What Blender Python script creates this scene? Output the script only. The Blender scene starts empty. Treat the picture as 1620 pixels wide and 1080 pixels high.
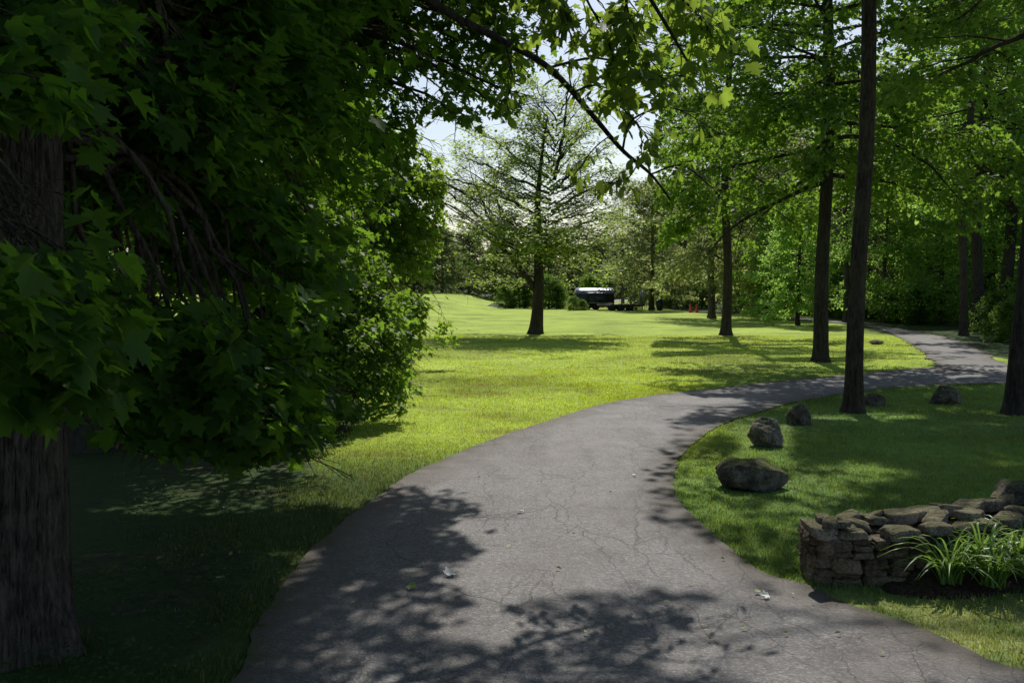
import bpy, math, random
import numpy as np
R = math.radians
PI = math.pi
scene = bpy.context.scene
C = scene.collection
rng = np.random.default_rng(7)

# ---------------------------------------------------------------- camera and picture geometry
EYE = 1.65
FPX = 1575.0
PITCH = math.atan(85.0 / FPX)
cam_d = bpy.data.cameras.new('camera')
cam = bpy.data.objects.new('camera', cam_d)
C.objects.link(cam)
cam.location = (0, 0, EYE)
cam.rotation_euler = (PI / 2 - PITCH, 0, 0)
cam_d.sensor_width = 36
cam_d.lens = 36 * FPX / 1620
cam_d.clip_start = 0.05
cam_d.clip_end = 3000
scene.camera = cam
cp, sp = math.cos(PITCH), math.sin(PITCH)

def ray(px, py):
    a = (px - 810) / FPX
    b = (540 - py) / FPX
    return np.array([a, cp + b * sp, -sp + b * cp])

def G(px, py, z=0.0):
    d = ray(px, py)
    t = (z - EYE) / d[2]
    return np.array([d[0] * t, d[1] * t, z])

def P(px, py, Y):
    d = ray(px, py)
    t = Y / d[1]
    return np.array([d[0] * t, Y, EYE + d[2] * t])

def proj(p):
    x = p[:, 0]
    y = p[:, 1]
    z = p[:, 2] - EYE
    f = np.maximum(y * cp - z * sp, 1e-3)
    u = y * sp + z * cp
    return 810 + FPX * x / f, 540 - FPX * u / f

def sstep(a, b, x):
    t = np.clip((x - a) / (b - a), 0, 1)
    return t * t * (3 - 2 * t)

SUN_EL, SUN_AZ = R(44), R(8)
SUN = np.array([math.sin(SUN_AZ) * math.cos(SUN_EL), math.cos(SUN_AZ) * math.cos(SUN_EL), math.sin(SUN_EL)])

def H(x, y):
    x = np.asarray(x, float)
    y = np.asarray(y, float)
    h = 0.95 * sstep(48, 84, y) * sstep(-0.5, -6.5, x)
    h = h + 0.013 * np.maximum(0, y - 85)
    h = h + 0.022 * np.maximum(0, x - 16) * sstep(24, 50, y)
    return h

def inpoly(px, py, poly):
    poly = np.asarray(poly, float)
    ins = np.zeros(len(px), bool)
    n = len(poly)
    for i in range(n):
        x1, y1 = poly[i]
        x2, y2 = poly[(i + 1) % n]
        if y1 == y2:
            continue
        c = ((y1 > py) != (y2 > py)) & (px < (x2 - x1) * (py - y1) / (y2 - y1) + x1)
        ins ^= c
    return ins

# value noise in numpy
def _h(i, j, k, s):
    n = (i * 374761393 + j * 668265263 + k * 2147483647 + s * 1274126177) & 0xFFFFFFFF
    n = ((n ^ (n >> 13)) * 1274126177) & 0xFFFFFFFF
    return ((n ^ (n >> 16)) & 0xFFFF) / 65535.0

def vnoise(p, scale=1.0, seed=0):
    p = np.asarray(p, float) * scale
    i = np.floor(p).astype(np.int64)
    f = p - i
    f = f * f * (3 - 2 * f)
    out = 0
    for a in (0, 1):
        for b in (0, 1):
            for c in (0, 1):
                w = (f[:, 0] if a else 1 - f[:, 0]) * (f[:, 1] if b else 1 - f[:, 1]) * (f[:, 2] if c else 1 - f[:, 2])
                out = out + w * _h(i[:, 0] + a, i[:, 1] + b, i[:, 2] + c, seed)
    return out * 2 - 1

def fbm(p, scale=1.0, seed=0, octv=4):
    o = 0
    a = 1.0
    for k in range(octv):
        o = o + a * vnoise(p, scale * 2 ** k, seed + k * 17)
        a *= 0.5
    return o

# ---------------------------------------------------------------- mesh helpers
def new_mesh(name, verts, loops, counts, mat=None, smooth=False, attrs=None):
    verts = np.asarray(verts, np.float32)
    loops = np.asarray(loops, np.int32).ravel()
    counts = np.asarray(counts, np.int32).ravel()
    me = bpy.data.meshes.new(name)
    me.vertices.add(len(verts))
    me.vertices.foreach_set('co', verts.ravel())
    me.loops.add(len(loops))
    me.loops.foreach_set('vertex_index', loops)
    me.polygons.add(len(counts))
    st = np.zeros(len(counts), np.int32)
    st[1:] = np.cumsum(counts)[:-1]
    me.polygons.foreach_set('loop_start', st)
    me.polygons.foreach_set('loop_total', counts)
    if smooth:
        me.polygons.foreach_set('use_smooth', np.ones(len(counts), bool))
    me.update(calc_edges=True)
    if attrs:
        for k, v in attrs.items():
            a = me.attributes.new(k, 'FLOAT', 'POINT')
            a.data.foreach_set('value', np.asarray(v, np.float32))
    if mat:
        me.materials.append(mat)
    return me

def link(name, me, parent=None, loc=None):
    o = bpy.data.objects.new(name, me)
    C.objects.link(o)
    if parent:
        o.parent = parent
    if loc is not None:
        o.location = loc
    return o

def tag(o, label=None, cat=None, group=None, kind=None):
    if label: o['label'] = label
    if cat: o['category'] = cat
    if group: o['group'] = group
    if kind: o['kind'] = kind
    return o

def thing(name, label, cat, loc=(0, 0, 0), rz=0, group=None):
    o = bpy.data.objects.new(name, None)
    C.objects.link(o)
    o.empty_display_size = 0.3
    o.location = loc
    o.rotation_euler = (0, 0, rz)
    return tag(o, label, cat, group)

class MB:
    """gathers shapes for ONE mesh"""
    def __init__(s):
        s.v = []; s.l = []; s.c = []; s.n = 0
    def add(s, v, loops, counts):
        v = np.asarray(v, float)
        s.v.append(v)
        s.l.append(np.asarray(loops, np.int64).ravel() + s.n)
        s.c.append(np.asarray(counts, np.int64).ravel())
        s.n += len(v)
        return s
    def faces(s, v, fs):
        return s.add(v, [i for f in fs for i in f], [len(f) for f in fs])
    def box(s, c, d, rz=0, bevel=0.0):
        x, y, z = [k / 2 for k in d]
        b = min(bevel, x * .9, y * .9, z * .9)
        if b <= 0:
            v = np.array([[i, j, k] for k in (-z, z) for j in (-y, y) for i in (-x, x)])
            f = [(0, 2, 3, 1), (4, 5, 7, 6), (0, 1, 5, 4), (2, 6, 7, 3), (0, 4, 6, 2), (1, 3, 7, 5)]
        else:
            ring = [(-x + b, -y), (x - b, -y), (x, -y + b), (x, y - b), (x - b, y), (-x + b, y), (-x, y - b), (-x, -y + b)]
            inner = [(a * (x - b) / x, c2 * (y - b) / y) for a, c2 in ring]
            v = [(a, c2, -z) for a, c2 in inner] + [(a, c2, -z + b) for a, c2 in ring] + [(a, c2, z - b) for a, c2 in ring] + [(a, c2, z) for a, c2 in inner]
            v = np.array(v)
            f = [tuple(range(7, -1, -1)), tuple(range(24, 32))]
            for r in range(3):
                for i in range(8):
                    j = (i + 1) % 8
                    f.append((r * 8 + i, r * 8 + j, r * 8 + 8 + j, r * 8 + 8 + i))
        ca, sa = math.cos(rz), math.sin(rz)
        v = np.stack([v[:, 0] * ca - v[:, 1] * sa, v[:, 0] * sa + v[:, 1] * ca, v[:, 2]], 1) + np.asarray(c)
        return s.faces(v, f)
    def tube(s, pts, rad, n=6, cap=True):
        pts = np.asarray(pts, float)
        m = len(pts)
        rad = np.broadcast_to(np.asarray(rad, float), (m,))
        t = np.gradient(pts, axis=0)
        t /= np.linalg.norm(t, axis=1, keepdims=True) + 1e-12
        ref = np.array([0.31, 0.95, 0.02]) if abs(t[0, 2]) > .7 else np.array([0.03, 0.05, 1.0])
        a = np.cross(t, ref)
        a /= np.linalg.norm(a, axis=1, keepdims=True) + 1e-12
        b = np.cross(t, a)
        th = np.arange(n) * 2 * PI / n
        v = pts[:, None] + rad[:, None, None] * (np.cos(th)[None, :, None] * a[:, None] + np.sin(th)[None, :, None] * b[:, None])
        v = v.reshape(-1, 3)
        i = np.arange(m - 1)[:, None] * n
        j = np.arange(n)[None]
        k = (j + 1) % n
        q = np.stack([i + j, i + n + j, i + n + k, i + k], -1).reshape(-1, 4)
        s.add(v, q, np.full(len(q), 4))
        if cap:
            s.n -= len(v)
            s.l.append(np.concatenate([np.arange(n), (m - 1) * n + np.arange(n)[::-1]]) + s.n)
            s.c.append(np.array([n, n]))
            s.n += len(v)
        return s
    def lathe(s, prof, n=24, c=(0, 0, 0), axis='z', close=True):
        prof = np.asarray(prof, float)
        th = np.arange(n) * 2 * PI / n
        m = len(prof)
        x = prof[:, 0][:, None] * np.cos(th)[None]
        y = prof[:, 0][:, None] * np.sin(th)[None]
        z = np.broadcast_to(prof[:, 1][:, None], x.shape)
        v = np.stack([x, y, z], -1).reshape(-1, 3)
        if axis == 'y': v = v[:, [0, 2, 1]]
        if axis == 'x': v = v[:, [2, 0, 1]]
        v = v + np.asarray(c)
        i = np.arange(m - 1)[:, None] * n
        j = np.arange(n)[None]
        k = (j + 1) % n
        q = np.stack([i + j, i + k, i + n + k, i + n + j], -1).reshape(-1, 4)
        loops = [q.ravel()]
        counts = [np.full(len(q), 4)]
        if close:
            loops += [np.arange(n)[::-1], (m - 1) * n + np.arange(n)]
            counts += [np.array([n, n])]
        return s.add(v, np.concatenate(loops), np.concatenate(counts))
    def mesh(s, name, mat, smooth=False):
        if not s.v:
            return None
        return new_mesh(name, np.concatenate(s.v), np.concatenate(s.l), np.concatenate(s.c), mat, smooth)
    def build(s, name, mat, parent=None, smooth=False, loc=None):
        return link(name, s.mesh(name, mat, smooth), parent, loc)

# ---------------------------------------------------------------- material helpers
class NT:
    def __init__(s, name):
        s.m = bpy.data.materials.new(name)
        s.m.use_nodes = True
        s.t = s.m.node_tree
        s.t.nodes.clear()
        s.out = s.t.nodes.new('ShaderNodeOutputMaterial')
    def n(s, typ, **kw):
        nd = s.t.nodes.new('ShaderNode' + typ)
        for k, v in kw.items():
            if k.startswith('i_'):
                key = k[2:].replace('_', ' ')
                s.set(nd, key, v)
            else:
                setattr(nd, k, v)
        return nd
    def set(s, nd, key, v):
        inp = nd.inputs[int(key)] if key.isdigit() else nd.inputs[key]
        if isinstance(v, bpy.types.NodeSocket):
            s.t.links.new(v, inp)
        elif isinstance(v, bpy.types.Node):
            s.t.links.new(v.outputs[0], inp)
        else:
            inp.default_value = v
    def math(s, op, a, b=0.0, c=None):
        nd = s.n('Math', operation=op)
        s.set(nd, '0', a)
        s.set(nd, '1', b)
        if c is not None: s.set(nd, '2', c)
        return nd.outputs[0]
    def noise(s, vec, scale, detail=4, rough=.55, dist=0.0):
        nd = s.n('TexNoise')
        if vec is not None: s.set(nd, 'Vector', vec)
        nd.inputs['Scale'].default_value = scale
        nd.inputs['Detail'].default_value = detail
        nd.inputs['Roughness'].default_value = rough
        nd.inputs['Distortion'].default_value = dist
        return nd.outputs[0]
    def ramp(s, fac, stops, interp='LINEAR'):
        nd = s.n('ValToRGB')
        cr = nd.color_ramp
        cr.interpolation = interp
        while len(cr.elements) > 1: cr.elements.remove(cr.elements[-1])
        for i, (p, c) in enumerate(stops):
            e = cr.elements[0] if i == 0 else cr.elements.new(p)
            e.position = p
            c = (c, c, c) if isinstance(c, (int, float)) else c
            e.color = (*c[:3], 1)
        s.set(nd, 'Fac', fac)
        return nd.outputs[0]
    def mix(s, fac, a, b, blend='MIX'):
        nd = s.n('Mix', data_type='RGBA', blend_type=blend)
        s.set(nd, '0', fac)
        for k, v in (('6', a), ('7', b)):
            if isinstance(v, tuple) and len(v) == 3: v = (*v, 1)
            s.set(nd, k, v)
        return nd.outputs[2]
    def mapping(s, vec, scale=(1, 1, 1), rot=(0, 0, 0)):
        nd = s.n('Mapping')
        s.set(nd, 'Vector', vec)
        nd.inputs['Scale'].default_value = scale
        nd.inputs['Rotation'].default_value = rot
        return nd.outputs[0]
    def bump(s, h, strength=.5, dist=.01, normal=None):
        nd = s.n('Bump')
        nd.inputs['Strength'].default_value = strength
        nd.inputs['Distance'].default_value = dist
        s.set(nd, 'Height', h)
        if normal is not None: s.set(nd, 'Normal', normal)
        return nd.outputs[0]
    def pbsdf(s, col, rough=.7, normal=None, metal=0, spec=.5):
        nd = s.n('BsdfPrincipled')
        if isinstance(col, tuple): col = (*col[:3], 1)
        s.set(nd, 'Base Color', col)
        s.set(nd, 'Roughness', rough)
        nd.inputs['Metallic'].default_value = metal
        nd.inputs['Specular IOR Level'].default_value = spec
        if normal is not None: s.set(nd, 'Normal', normal)
        return nd.outputs[0]
    def done(s, sh):
        s.t.links.new(sh, s.out.inputs[0])
        return s.m

def geo_pos(b): return b.n('NewGeometry').outputs['Position']
def obj_co(b): return b.n('TexCoord').outputs['Object']

def leaf_mat(name, dark, light, trans, tw=.5, rough=.55, spec=.16):
    b = NT(name)
    g = b.n('NewGeometry')
    rnd = g.outputs['Random Per Island']
    oi = b.n('ObjectInfo').outputs['Random']
    col = b.mix(rnd, dark, light)
    nz = b.noise(g.outputs['Position'], .9, 2)
    nz = b.ramp(nz, [(.35, .7), (.65, 1.2)])
    col = b.mix(1.0, col, nz, 'MULTIPLY')
    sh = b.pbsdf(col, rough, spec=spec)
    tc = b.mix(b.math('MULTIPLY', rnd, .6), trans, tuple(k * .6 for k in trans))
    tr = b.n('BsdfTranslucent')
    b.set(tr, 'Color', tc)
    mx = b.n('MixShader')
    mx.inputs[0].default_value = tw
    b.t.links.new(sh, mx.inputs[1])
    b.t.links.new(tr.outputs[0], mx.inputs[2])
    return b.done(mx.outputs[0])

M = {}
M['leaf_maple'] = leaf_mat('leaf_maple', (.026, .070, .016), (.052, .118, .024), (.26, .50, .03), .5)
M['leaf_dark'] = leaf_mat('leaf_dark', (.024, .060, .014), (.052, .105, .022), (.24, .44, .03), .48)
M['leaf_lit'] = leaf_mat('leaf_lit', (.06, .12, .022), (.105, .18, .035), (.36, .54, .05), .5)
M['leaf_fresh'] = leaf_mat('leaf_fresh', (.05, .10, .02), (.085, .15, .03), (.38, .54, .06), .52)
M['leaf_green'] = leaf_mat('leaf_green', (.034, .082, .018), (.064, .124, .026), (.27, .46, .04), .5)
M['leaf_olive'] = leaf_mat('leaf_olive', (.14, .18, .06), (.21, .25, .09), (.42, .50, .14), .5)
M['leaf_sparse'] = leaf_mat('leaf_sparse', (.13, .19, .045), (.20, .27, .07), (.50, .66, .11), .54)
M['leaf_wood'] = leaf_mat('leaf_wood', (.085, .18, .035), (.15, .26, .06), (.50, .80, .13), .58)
M['leaf_far'] = leaf_mat('leaf_far', (.11, .155, .06), (.16, .205, .085), (.34, .44, .11), .45)

def bark_mat(name, c1, c2, scale=1.0, bump=.6):
    b = NT(name)
    co = obj_co(b)
    v = b.mapping(co, (9 * scale, 9 * scale, 1.9 * scale))
    n1 = b.noise(v, 3.0, 6, .62, .3)
    v2 = b.mapping(co, (26 * scale, 26 * scale, 8 * scale))
    n2 = b.noise(v2, 2.0, 4, .6)
    big = b.noise(co, 1.3, 3)
    h = b.math('ADD', n1, b.math('MULTIPLY', n2, .45))
    col = b.ramp(b.math('MULTIPLY', h, .69), [(.38, c1), (.60, c2)])
    lich = b.ramp(big, [(.45, 0), (.72, .55)])
    col = b.mix(lich, col, tuple(k * f for k, f in zip(c2, (1.1, 1.25, 1.0))))
    return b.done(b.pbsdf(col, .95, b.bump(h, min(1, bump * 1.5), .05), spec=.15))

M['bark'] = bark_mat('bark', (.03, .026, .022), (.125, .108, .092))
M['bark_dark'] = bark_mat('bark_dark', (.02, .017, .014), (.075, .062, .052))
M['bark_warm'] = bark_mat('bark_warm', (.026, .020, .016), (.095, .074, .058))
M['bark_near'] = bark_mat('bark_near', (.03, .024, .02), (.14, .112, .093), 1.3, .7)
M['twig'] = NT('twig').done if False else bark_mat('twig', (.03, .026, .02), (.10, .085, .065), 2, .2)

# lawn ----------------------------------------------------------
def lawn_colour(b, pos):
    sep = b.n('SeparateXYZ')
    b.set(sep, '0', pos)
    X, Y = sep.outputs[0], sep.outputs[1]
    n1 = b.noise(pos, .33, 4, .6, .4)
    n2 = b.noise(pos, 1.7, 5, .65, .3)
    n3 = b.noise(pos, 9.0, 4, .65)
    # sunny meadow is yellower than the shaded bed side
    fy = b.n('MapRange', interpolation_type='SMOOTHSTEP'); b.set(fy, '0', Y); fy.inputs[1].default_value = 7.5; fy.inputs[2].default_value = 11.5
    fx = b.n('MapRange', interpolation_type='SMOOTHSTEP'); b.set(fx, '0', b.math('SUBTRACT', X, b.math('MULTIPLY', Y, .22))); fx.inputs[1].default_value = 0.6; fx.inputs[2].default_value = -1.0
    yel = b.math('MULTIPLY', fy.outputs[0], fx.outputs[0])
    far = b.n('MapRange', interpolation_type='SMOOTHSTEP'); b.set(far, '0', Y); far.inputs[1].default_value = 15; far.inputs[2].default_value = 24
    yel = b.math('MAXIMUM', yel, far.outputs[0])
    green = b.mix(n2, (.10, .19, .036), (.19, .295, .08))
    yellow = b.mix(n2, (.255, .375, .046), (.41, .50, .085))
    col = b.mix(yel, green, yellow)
    tone = b.ramp(n1, [(.30, .62), (.5, 1.0), (.70, 1.22)])
    col = b.mix(1.0, col, tone, 'MULTIPLY')
    fine = b.ramp(n3, [(.3, .72), (.7, 1.25)])
    col = b.mix(1.0, col, fine, 'MULTIPLY')
    dn = b.noise(b.mapping(pos, (1, 1.6, 1)), .85, 6, .72, .8)
    dry = b.ramp(dn, [(.53, 0), (.68, .8)])
    col = b.mix(b.math('MULTIPLY', dry, b.math('ADD', .35, b.math('MULTIPLY', yel, .65))), col, (.20, .165, .065))
    # thin grass, with the maples' shade painted dark into its colour
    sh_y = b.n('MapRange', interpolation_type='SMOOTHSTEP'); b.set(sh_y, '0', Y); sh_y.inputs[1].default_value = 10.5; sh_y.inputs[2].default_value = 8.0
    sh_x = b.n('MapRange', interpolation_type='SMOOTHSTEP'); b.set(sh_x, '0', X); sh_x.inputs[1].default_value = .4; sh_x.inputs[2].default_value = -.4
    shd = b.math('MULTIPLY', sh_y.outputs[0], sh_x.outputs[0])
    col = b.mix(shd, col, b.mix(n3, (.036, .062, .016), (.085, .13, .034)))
    # pale straw fringe by the paving near the wall
    ny = b.n('MapRange', interpolation_type='SMOOTHSTEP'); b.set(ny, '0', Y); ny.inputs[1].default_value = 5.6; ny.inputs[2].default_value = 4.9
    nx = b.n('MapRange', interpolation_type='SMOOTHSTEP'); b.set(nx, '0', X); nx.inputs[1].default_value = .6; nx.inputs[2].default_value = 1.4
    st = b.math('MULTIPLY', b.math('MULTIPLY', ny.outputs[0], nx.outputs[0]), b.ramp(b.noise(pos, 3.5, 4), [(.35, .15), (.65, .8)]))
    col = b.mix(st, col, (.40, .43, .17))
    return col

def ground_mat():
    b = NT('ground')
    pos = geo_pos(b)
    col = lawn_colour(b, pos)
    at = b.n('Attribute', attribute_name='soil')
    soil = at.outputs['Fac']
    e = b.noise(pos, 2.2, 5, .7)
    m = b.math('ADD', soil, b.math('MULTIPLY', b.math('SUBTRACT', e, .5), .9))
    m = b.ramp(m, [(.38, 0), (.62, 1)])
    vor = b.n('TexVoronoi', feature='F1')
    b.set(vor, 'Vector', b.noise(pos, 3, 2) if False else pos)
    vor.inputs['Scale'].default_value = 16
    lit = b.n('SeparateColor'); b.set(lit, '0', vor.outputs['Color'])
    litter = b.ramp(lit.outputs[0], [(0, (.022, .016, .011)), (.45, (.05, .034, .022)), (.8, (.10, .07, .048)), (.96, (.20, .15, .11))])
    grime = b.noise(pos, 22, 5, .7)
    litter = b.mix(.55, litter, b.ramp(grime, [(.3, (.012, .010, .008)), (.7, (.075, .056, .04))]))
    gmoss = b.ramp(b.noise(pos, .9, 4, .65), [(.30, .15), (.50, .92)])
    litter = b.mix(gmoss, litter, b.mix(grime, (.020, .042, .010), (.06, .105, .024)))
    col = b.mix(m, col, litter)
    h = b.math('ADD', b.noise(pos, 40, 4, .7), b.math('MULTIPLY', b.noise(pos, 6, 4, .6), 1.5))
    return b.done(b.pbsdf(col, .95, b.bump(h, .8, .03), spec=.12))
M['ground'] = ground_mat()

def blade_mat():
    b = NT('grass_blade')
    g = b.n('NewGeometry')
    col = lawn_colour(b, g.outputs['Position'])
    rnd = g.outputs['Random Per Island']
    col = b.mix(1.0, col, b.ramp(rnd, [(0, .75), (1, 1.3)]), 'MULTIPLY')
    straw = b.ramp(rnd, [(.88, 0), (.93, .6)])
    col = b.mix(straw, col, (.24, .21, .09))
    sh = b.pbsdf(col, .5, spec=.35)
    tr = b.n('BsdfTranslucent')
    b.set(tr, 'Color', b.mix(1.0, col, (1.8, 1.6, .9), 'MULTIPLY'))
    mx = b.n('MixShader'); mx.inputs[0].default_value = .45
    b.t.links.new(sh, mx.inputs[1]); b.t.links.new(tr.outputs[0], mx.inputs[2])
    return b.done(mx.outputs[0])
M['blade'] = blade_mat()

def asphalt_mat(name, base=(.200, .188, .182), dark=(.132, .124, .120), gravel=0.0):
    b = NT(name)
    pos = geo_pos(b)
    sep = b.n('SeparateXYZ'); b.set(sep, '0', pos)
    big = b.noise(pos, .55, 4, .6, .5)
    mid = b.noise(pos, 3.2, 5, .65)
    col = b.mix(b.math('ADD', b.math('MULTIPLY', big, .6), b.math('MULTIPLY', mid, .4)), dark, base)
    col = b.mix(1.0, col, b.ramp(mid, [(.3, .86), (.7, 1.12)]), 'MULTIPLY')
    # aggregate
    vo = b.n('TexVoronoi', feature='F1'); b.set(vo, 'Vector', pos); vo.inputs['Scale'].default_value = 95
    sc = b.n('SeparateColor'); b.set(sc, '0', vo.outputs['Color'])
    spk = b.ramp(sc.outputs[0], [(0, .50), (.35, .85), (.8, 1.15), (.97, 1.9)])
    col = b.mix(.6, col, b.mix(1.0, col, spk, 'MULTIPLY'))
    sp2 = b.noise(pos, 38, 3, .7)
    col = b.mix(1.0, col, b.ramp(sp2, [(.3, .72), (.7, 1.25)]), 'MULTIPLY')
    # warm stain
    st = b.ramp(b.noise(pos, .8, 5, .7, .6), [(.5, 0), (.75, .45)])
    col = b.mix(st, col, (.17, .138, .12))
    pat = b.ramp(b.noise(b.mapping(pos, (1.4, .5, 1)), .9, 3, .5, .9), [(.50, 1), (.56, .86)])
    col = b.mix(1.0, col, pat, 'MULTIPLY')
    # cracks: long meandering ones and a finer net
    warp = b.n('TexNoise'); b.set(warp, 'Vector', pos); warp.inputs['Scale'].default_value = 2.6; warp.inputs['Detail'].default_value = 5
    wv = b.n('VectorMath', operation='MULTIPLY_ADD'); b.set(wv, '0', warp.outputs['Color']); wv.inputs[1].default_value = (.26, .26, 0); b.set(wv, '2', pos)
    cr = []
    for sx, sy, sc_, wd, th in ((1.0, .22, 2.4, .0062, .50), (1, .45, 5.2, .009, .53), (.4, 1.2, 1.3, .005, .56)):
        v = b.n('TexVoronoi', feature='DISTANCE_TO_EDGE'); b.set(v, 'Vector', b.mapping(wv.outputs[0], (sx, sy, 1), (0, 0, R(-14)))); v.inputs['Scale'].default_value = sc_
        line = b.ramp(v.outputs['Distance'], [(0, 1), (wd * .5, .9), (wd, 0)])
        msk = b.ramp(b.noise(pos, .9, 3, .5), [(th - .12, 0), (th + .06, 1)])
        cr.append(b.math('MULTIPLY', line, msk))
    crack = b.math('MAXIMUM', b.math('MULTIPLY', cr[0], 1.15), b.math('MULTIPLY', b.math('MAXIMUM', cr[1], cr[2]), .8))
    # seam straight across the drive
    sy = b.math('ADD', b.math('SUBTRACT', sep.outputs[1], 8.47), b.math('MULTIPLY', b.math('SUBTRACT', b.noise(pos, 2.4, 4), .5), .12))
    seam = b.ramp(b.math('ABSOLUTE', sy), [(0, .8), (.006, .6), (.013, 0)])
    crack = b.math('MAXIMUM', crack, seam)
    if gravel:
        crack = b.math('MULTIPLY', crack, .25)
    col = b.mix(b.math('MULTIPLY', crack, .34), col, (.030, .027, .025))
    # dirt at the edges
    ed = b.n('Attribute', attribute_name='edge').outputs['Fac']
    em = b.math('ADD', ed, b.math('MULTIPLY', b.math('SUBTRACT', b.noise(pos, 5, 5, .7), .5), .35))
    dirt = b.ramp(em, [(.02, .95), (.18, .5), (.45, 0)])
    col = b.mix(dirt, col, b.mix(mid, (.055, .042, .030), (.10, .082, .062)))
    moss = b.math('MULTIPLY', b.ramp(em, [(.0, .8), (.12, 0)]), b.ramp(b.noise(pos, 2.6, 4), [(.5, 0), (.62, 1)]))
    col = b.mix(moss, col, (.06, .075, .02))
    h = b.math('SUBTRACT', b.math('ADD', vo.outputs['Distance'], sp2), b.math('MULTIPLY', crack, 1.6))
    rough = b.ramp(mid, [(.3, .72), (.7, .9)])
    return b.done(b.pbsdf(col, rough, b.bump(h, .55, .006), spec=.3))
M['asphalt'] = asphalt_mat('asphalt')
M['gravel'] = asphalt_mat('upper_drive', (.19, .175, .165), (.11, .102, .096), 1.0)

def rock_mat(name, c1, c2, moss=.6, mosscol=(.05, .06, .012)):
    b = NT(name)
    co = obj_co(b)
    g = b.n('NewGeometry')
    n1 = b.noise(co, 5, 6, .65, .4)
    n2 = b.noise(co, 26, 5, .7)
    col = b.ramp(b.math('ADD', b.math('MULTIPLY', n1, .65), b.math('MULTIPLY', n2, .35)), [(.40, c1), (.60, c2)])
    spk = b.ramp(b.noise(co, 70, 3, .7), [(.35, .6), (.65, 1.4)])
    col = b.mix(1.0, col, spk, 'MULTIPLY')
    isl = b.ramp(g.outputs['Random Per Island'], [(0, (.62, .58, .55)), (.5, (1, .97, .92)), (1, (1.3, 1.2, 1.08))])
    col = b.mix(.8, col, b.mix(1.0, col, isl, 'MULTIPLY'))
    lich = b.ramp(b.noise(co, 9, 4, .6), [(.60, 0), (.66, .55)])
    col = b.mix(lich, col, tuple(min(1, k * 1.7) for k in c2))
    sep = b.n('SeparateXYZ'); b.set(sep, '0', g.outputs['Normal'])
    mm = b.math('ADD', b.math('MULTIPLY', sep.outputs[2], .45), b.math('MULTIPLY', b.noise(co, 3.4, 5, .65), .9))
    mk = b.math('MULTIPLY', b.ramp(mm, [(.66, 0), (.80, 1)]), moss)
    col = b.mix(mk, col, b.mix(n2, mosscol, tuple(k * 2.4 for k in mosscol)))
    h = b.math('ADD', n1, b.math('MULTIPLY', n2, .7))
    return b.done(b.pbsdf(col, .92, b.bump(h, 1.0, .06), spec=.2))
M['rock'] = rock_mat('rock', (.05, .046, .042), (.23, .21, .185), .7)
M['rock_pale'] = rock_mat('rock_pale', (.085, .077, .066), (.31, .28, .235), .4)
M['rock_mossy'] = rock_mat('rock_mossy', (.045, .041, .036), (.20, .18, .155), .85)
M['rock_brown'] = rock_mat('rock_brown', (.06, .05, .04), (.20, .165, .13), .35)
M['wallstone'] = rock_mat('wallstone', (.065, .052, .038), (.25, .20, .15), .12)
M['capstone'] = rock_mat('capstone', (.085, .078, .066), (.33, .30, .255), .6, (.06, .06, .010))

def plain(name, col, rough=.6, metal=0, spec=.5, nscale=20, var=.25, bump=0):
    b = NT(name)
    n = b.noise(obj_co(b), nscale, 4, .6)
    c = b.mix(1.0, b.mix(0, col, col), b.ramp(n, [(.3, 1 - var), (.7, 1 + var)]), 'MULTIPLY')
    return b.done(b.pbsdf(c, rough, b.bump(n, bump, .01) if bump else None, metal, spec))
M['mulch'] = plain('mulch', (.045, .032, .024), .95, spec=.1, nscale=60, var=.8, bump=1)
M['orange'] = plain('cone_orange', (.75, .10, .02), .5)
M['black_paint'] = plain('black_paint', (.012, .013, .014), .3, spec=.35, nscale=3, var=.3)
M['white_roof'] = plain('white_roof', (.21, .22, .235), .35, .3, nscale=1.2, var=.8)
M['tyre'] = plain('tyre', (.018, .018, .018), .85, spec=.2)
M['rim'] = plain('rim', (.35, .35, .36), .4, .7)
M['fender'] = plain('fender', (.22, .24, .25), .4, .5)
M['steel_dark'] = plain('steel_dark', (.03, .032, .034), .5, .4)
M['grey_board'] = plain('grey_board', (.42, .45, .46), .6, nscale=6)
M['drum'] = plain('drum', (.015, .016, .018), .4)
M['heap'] = plain('heap', (.27, .25, .27), .9, spec=.1, nscale=3, var=.5, bump=1)
M['deck'] = plain('deck', (.10, .075, .05), .8, nscale=10)
M['petal'] = plain('petal', (.75, .74, .66), .6, spec=.2, nscale=40, var=.15)
M['litter_leaf'] = plain('litter_leaf', (.30, .34, .10), .6, spec=.2, nscale=40, var=.3)
M['strap_leaf'] = leaf_mat('strap_leaf', (.10, .20, .04), (.17, .29, .07), (.34, .54, .08), .42, .4, .4)
M['weed_leaf'] = leaf_mat('weed_leaf', (.025, .06, .018), (.055, .11, .03), (.15, .28, .05), .35, .6, .15)
M['far_road'] = plain('far_road', (.34, .32, .32), .9, spec=.1, nscale=2)
M['stick'] = plain('stick', (.10, .08, .06), .9, spec=.1)

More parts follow.
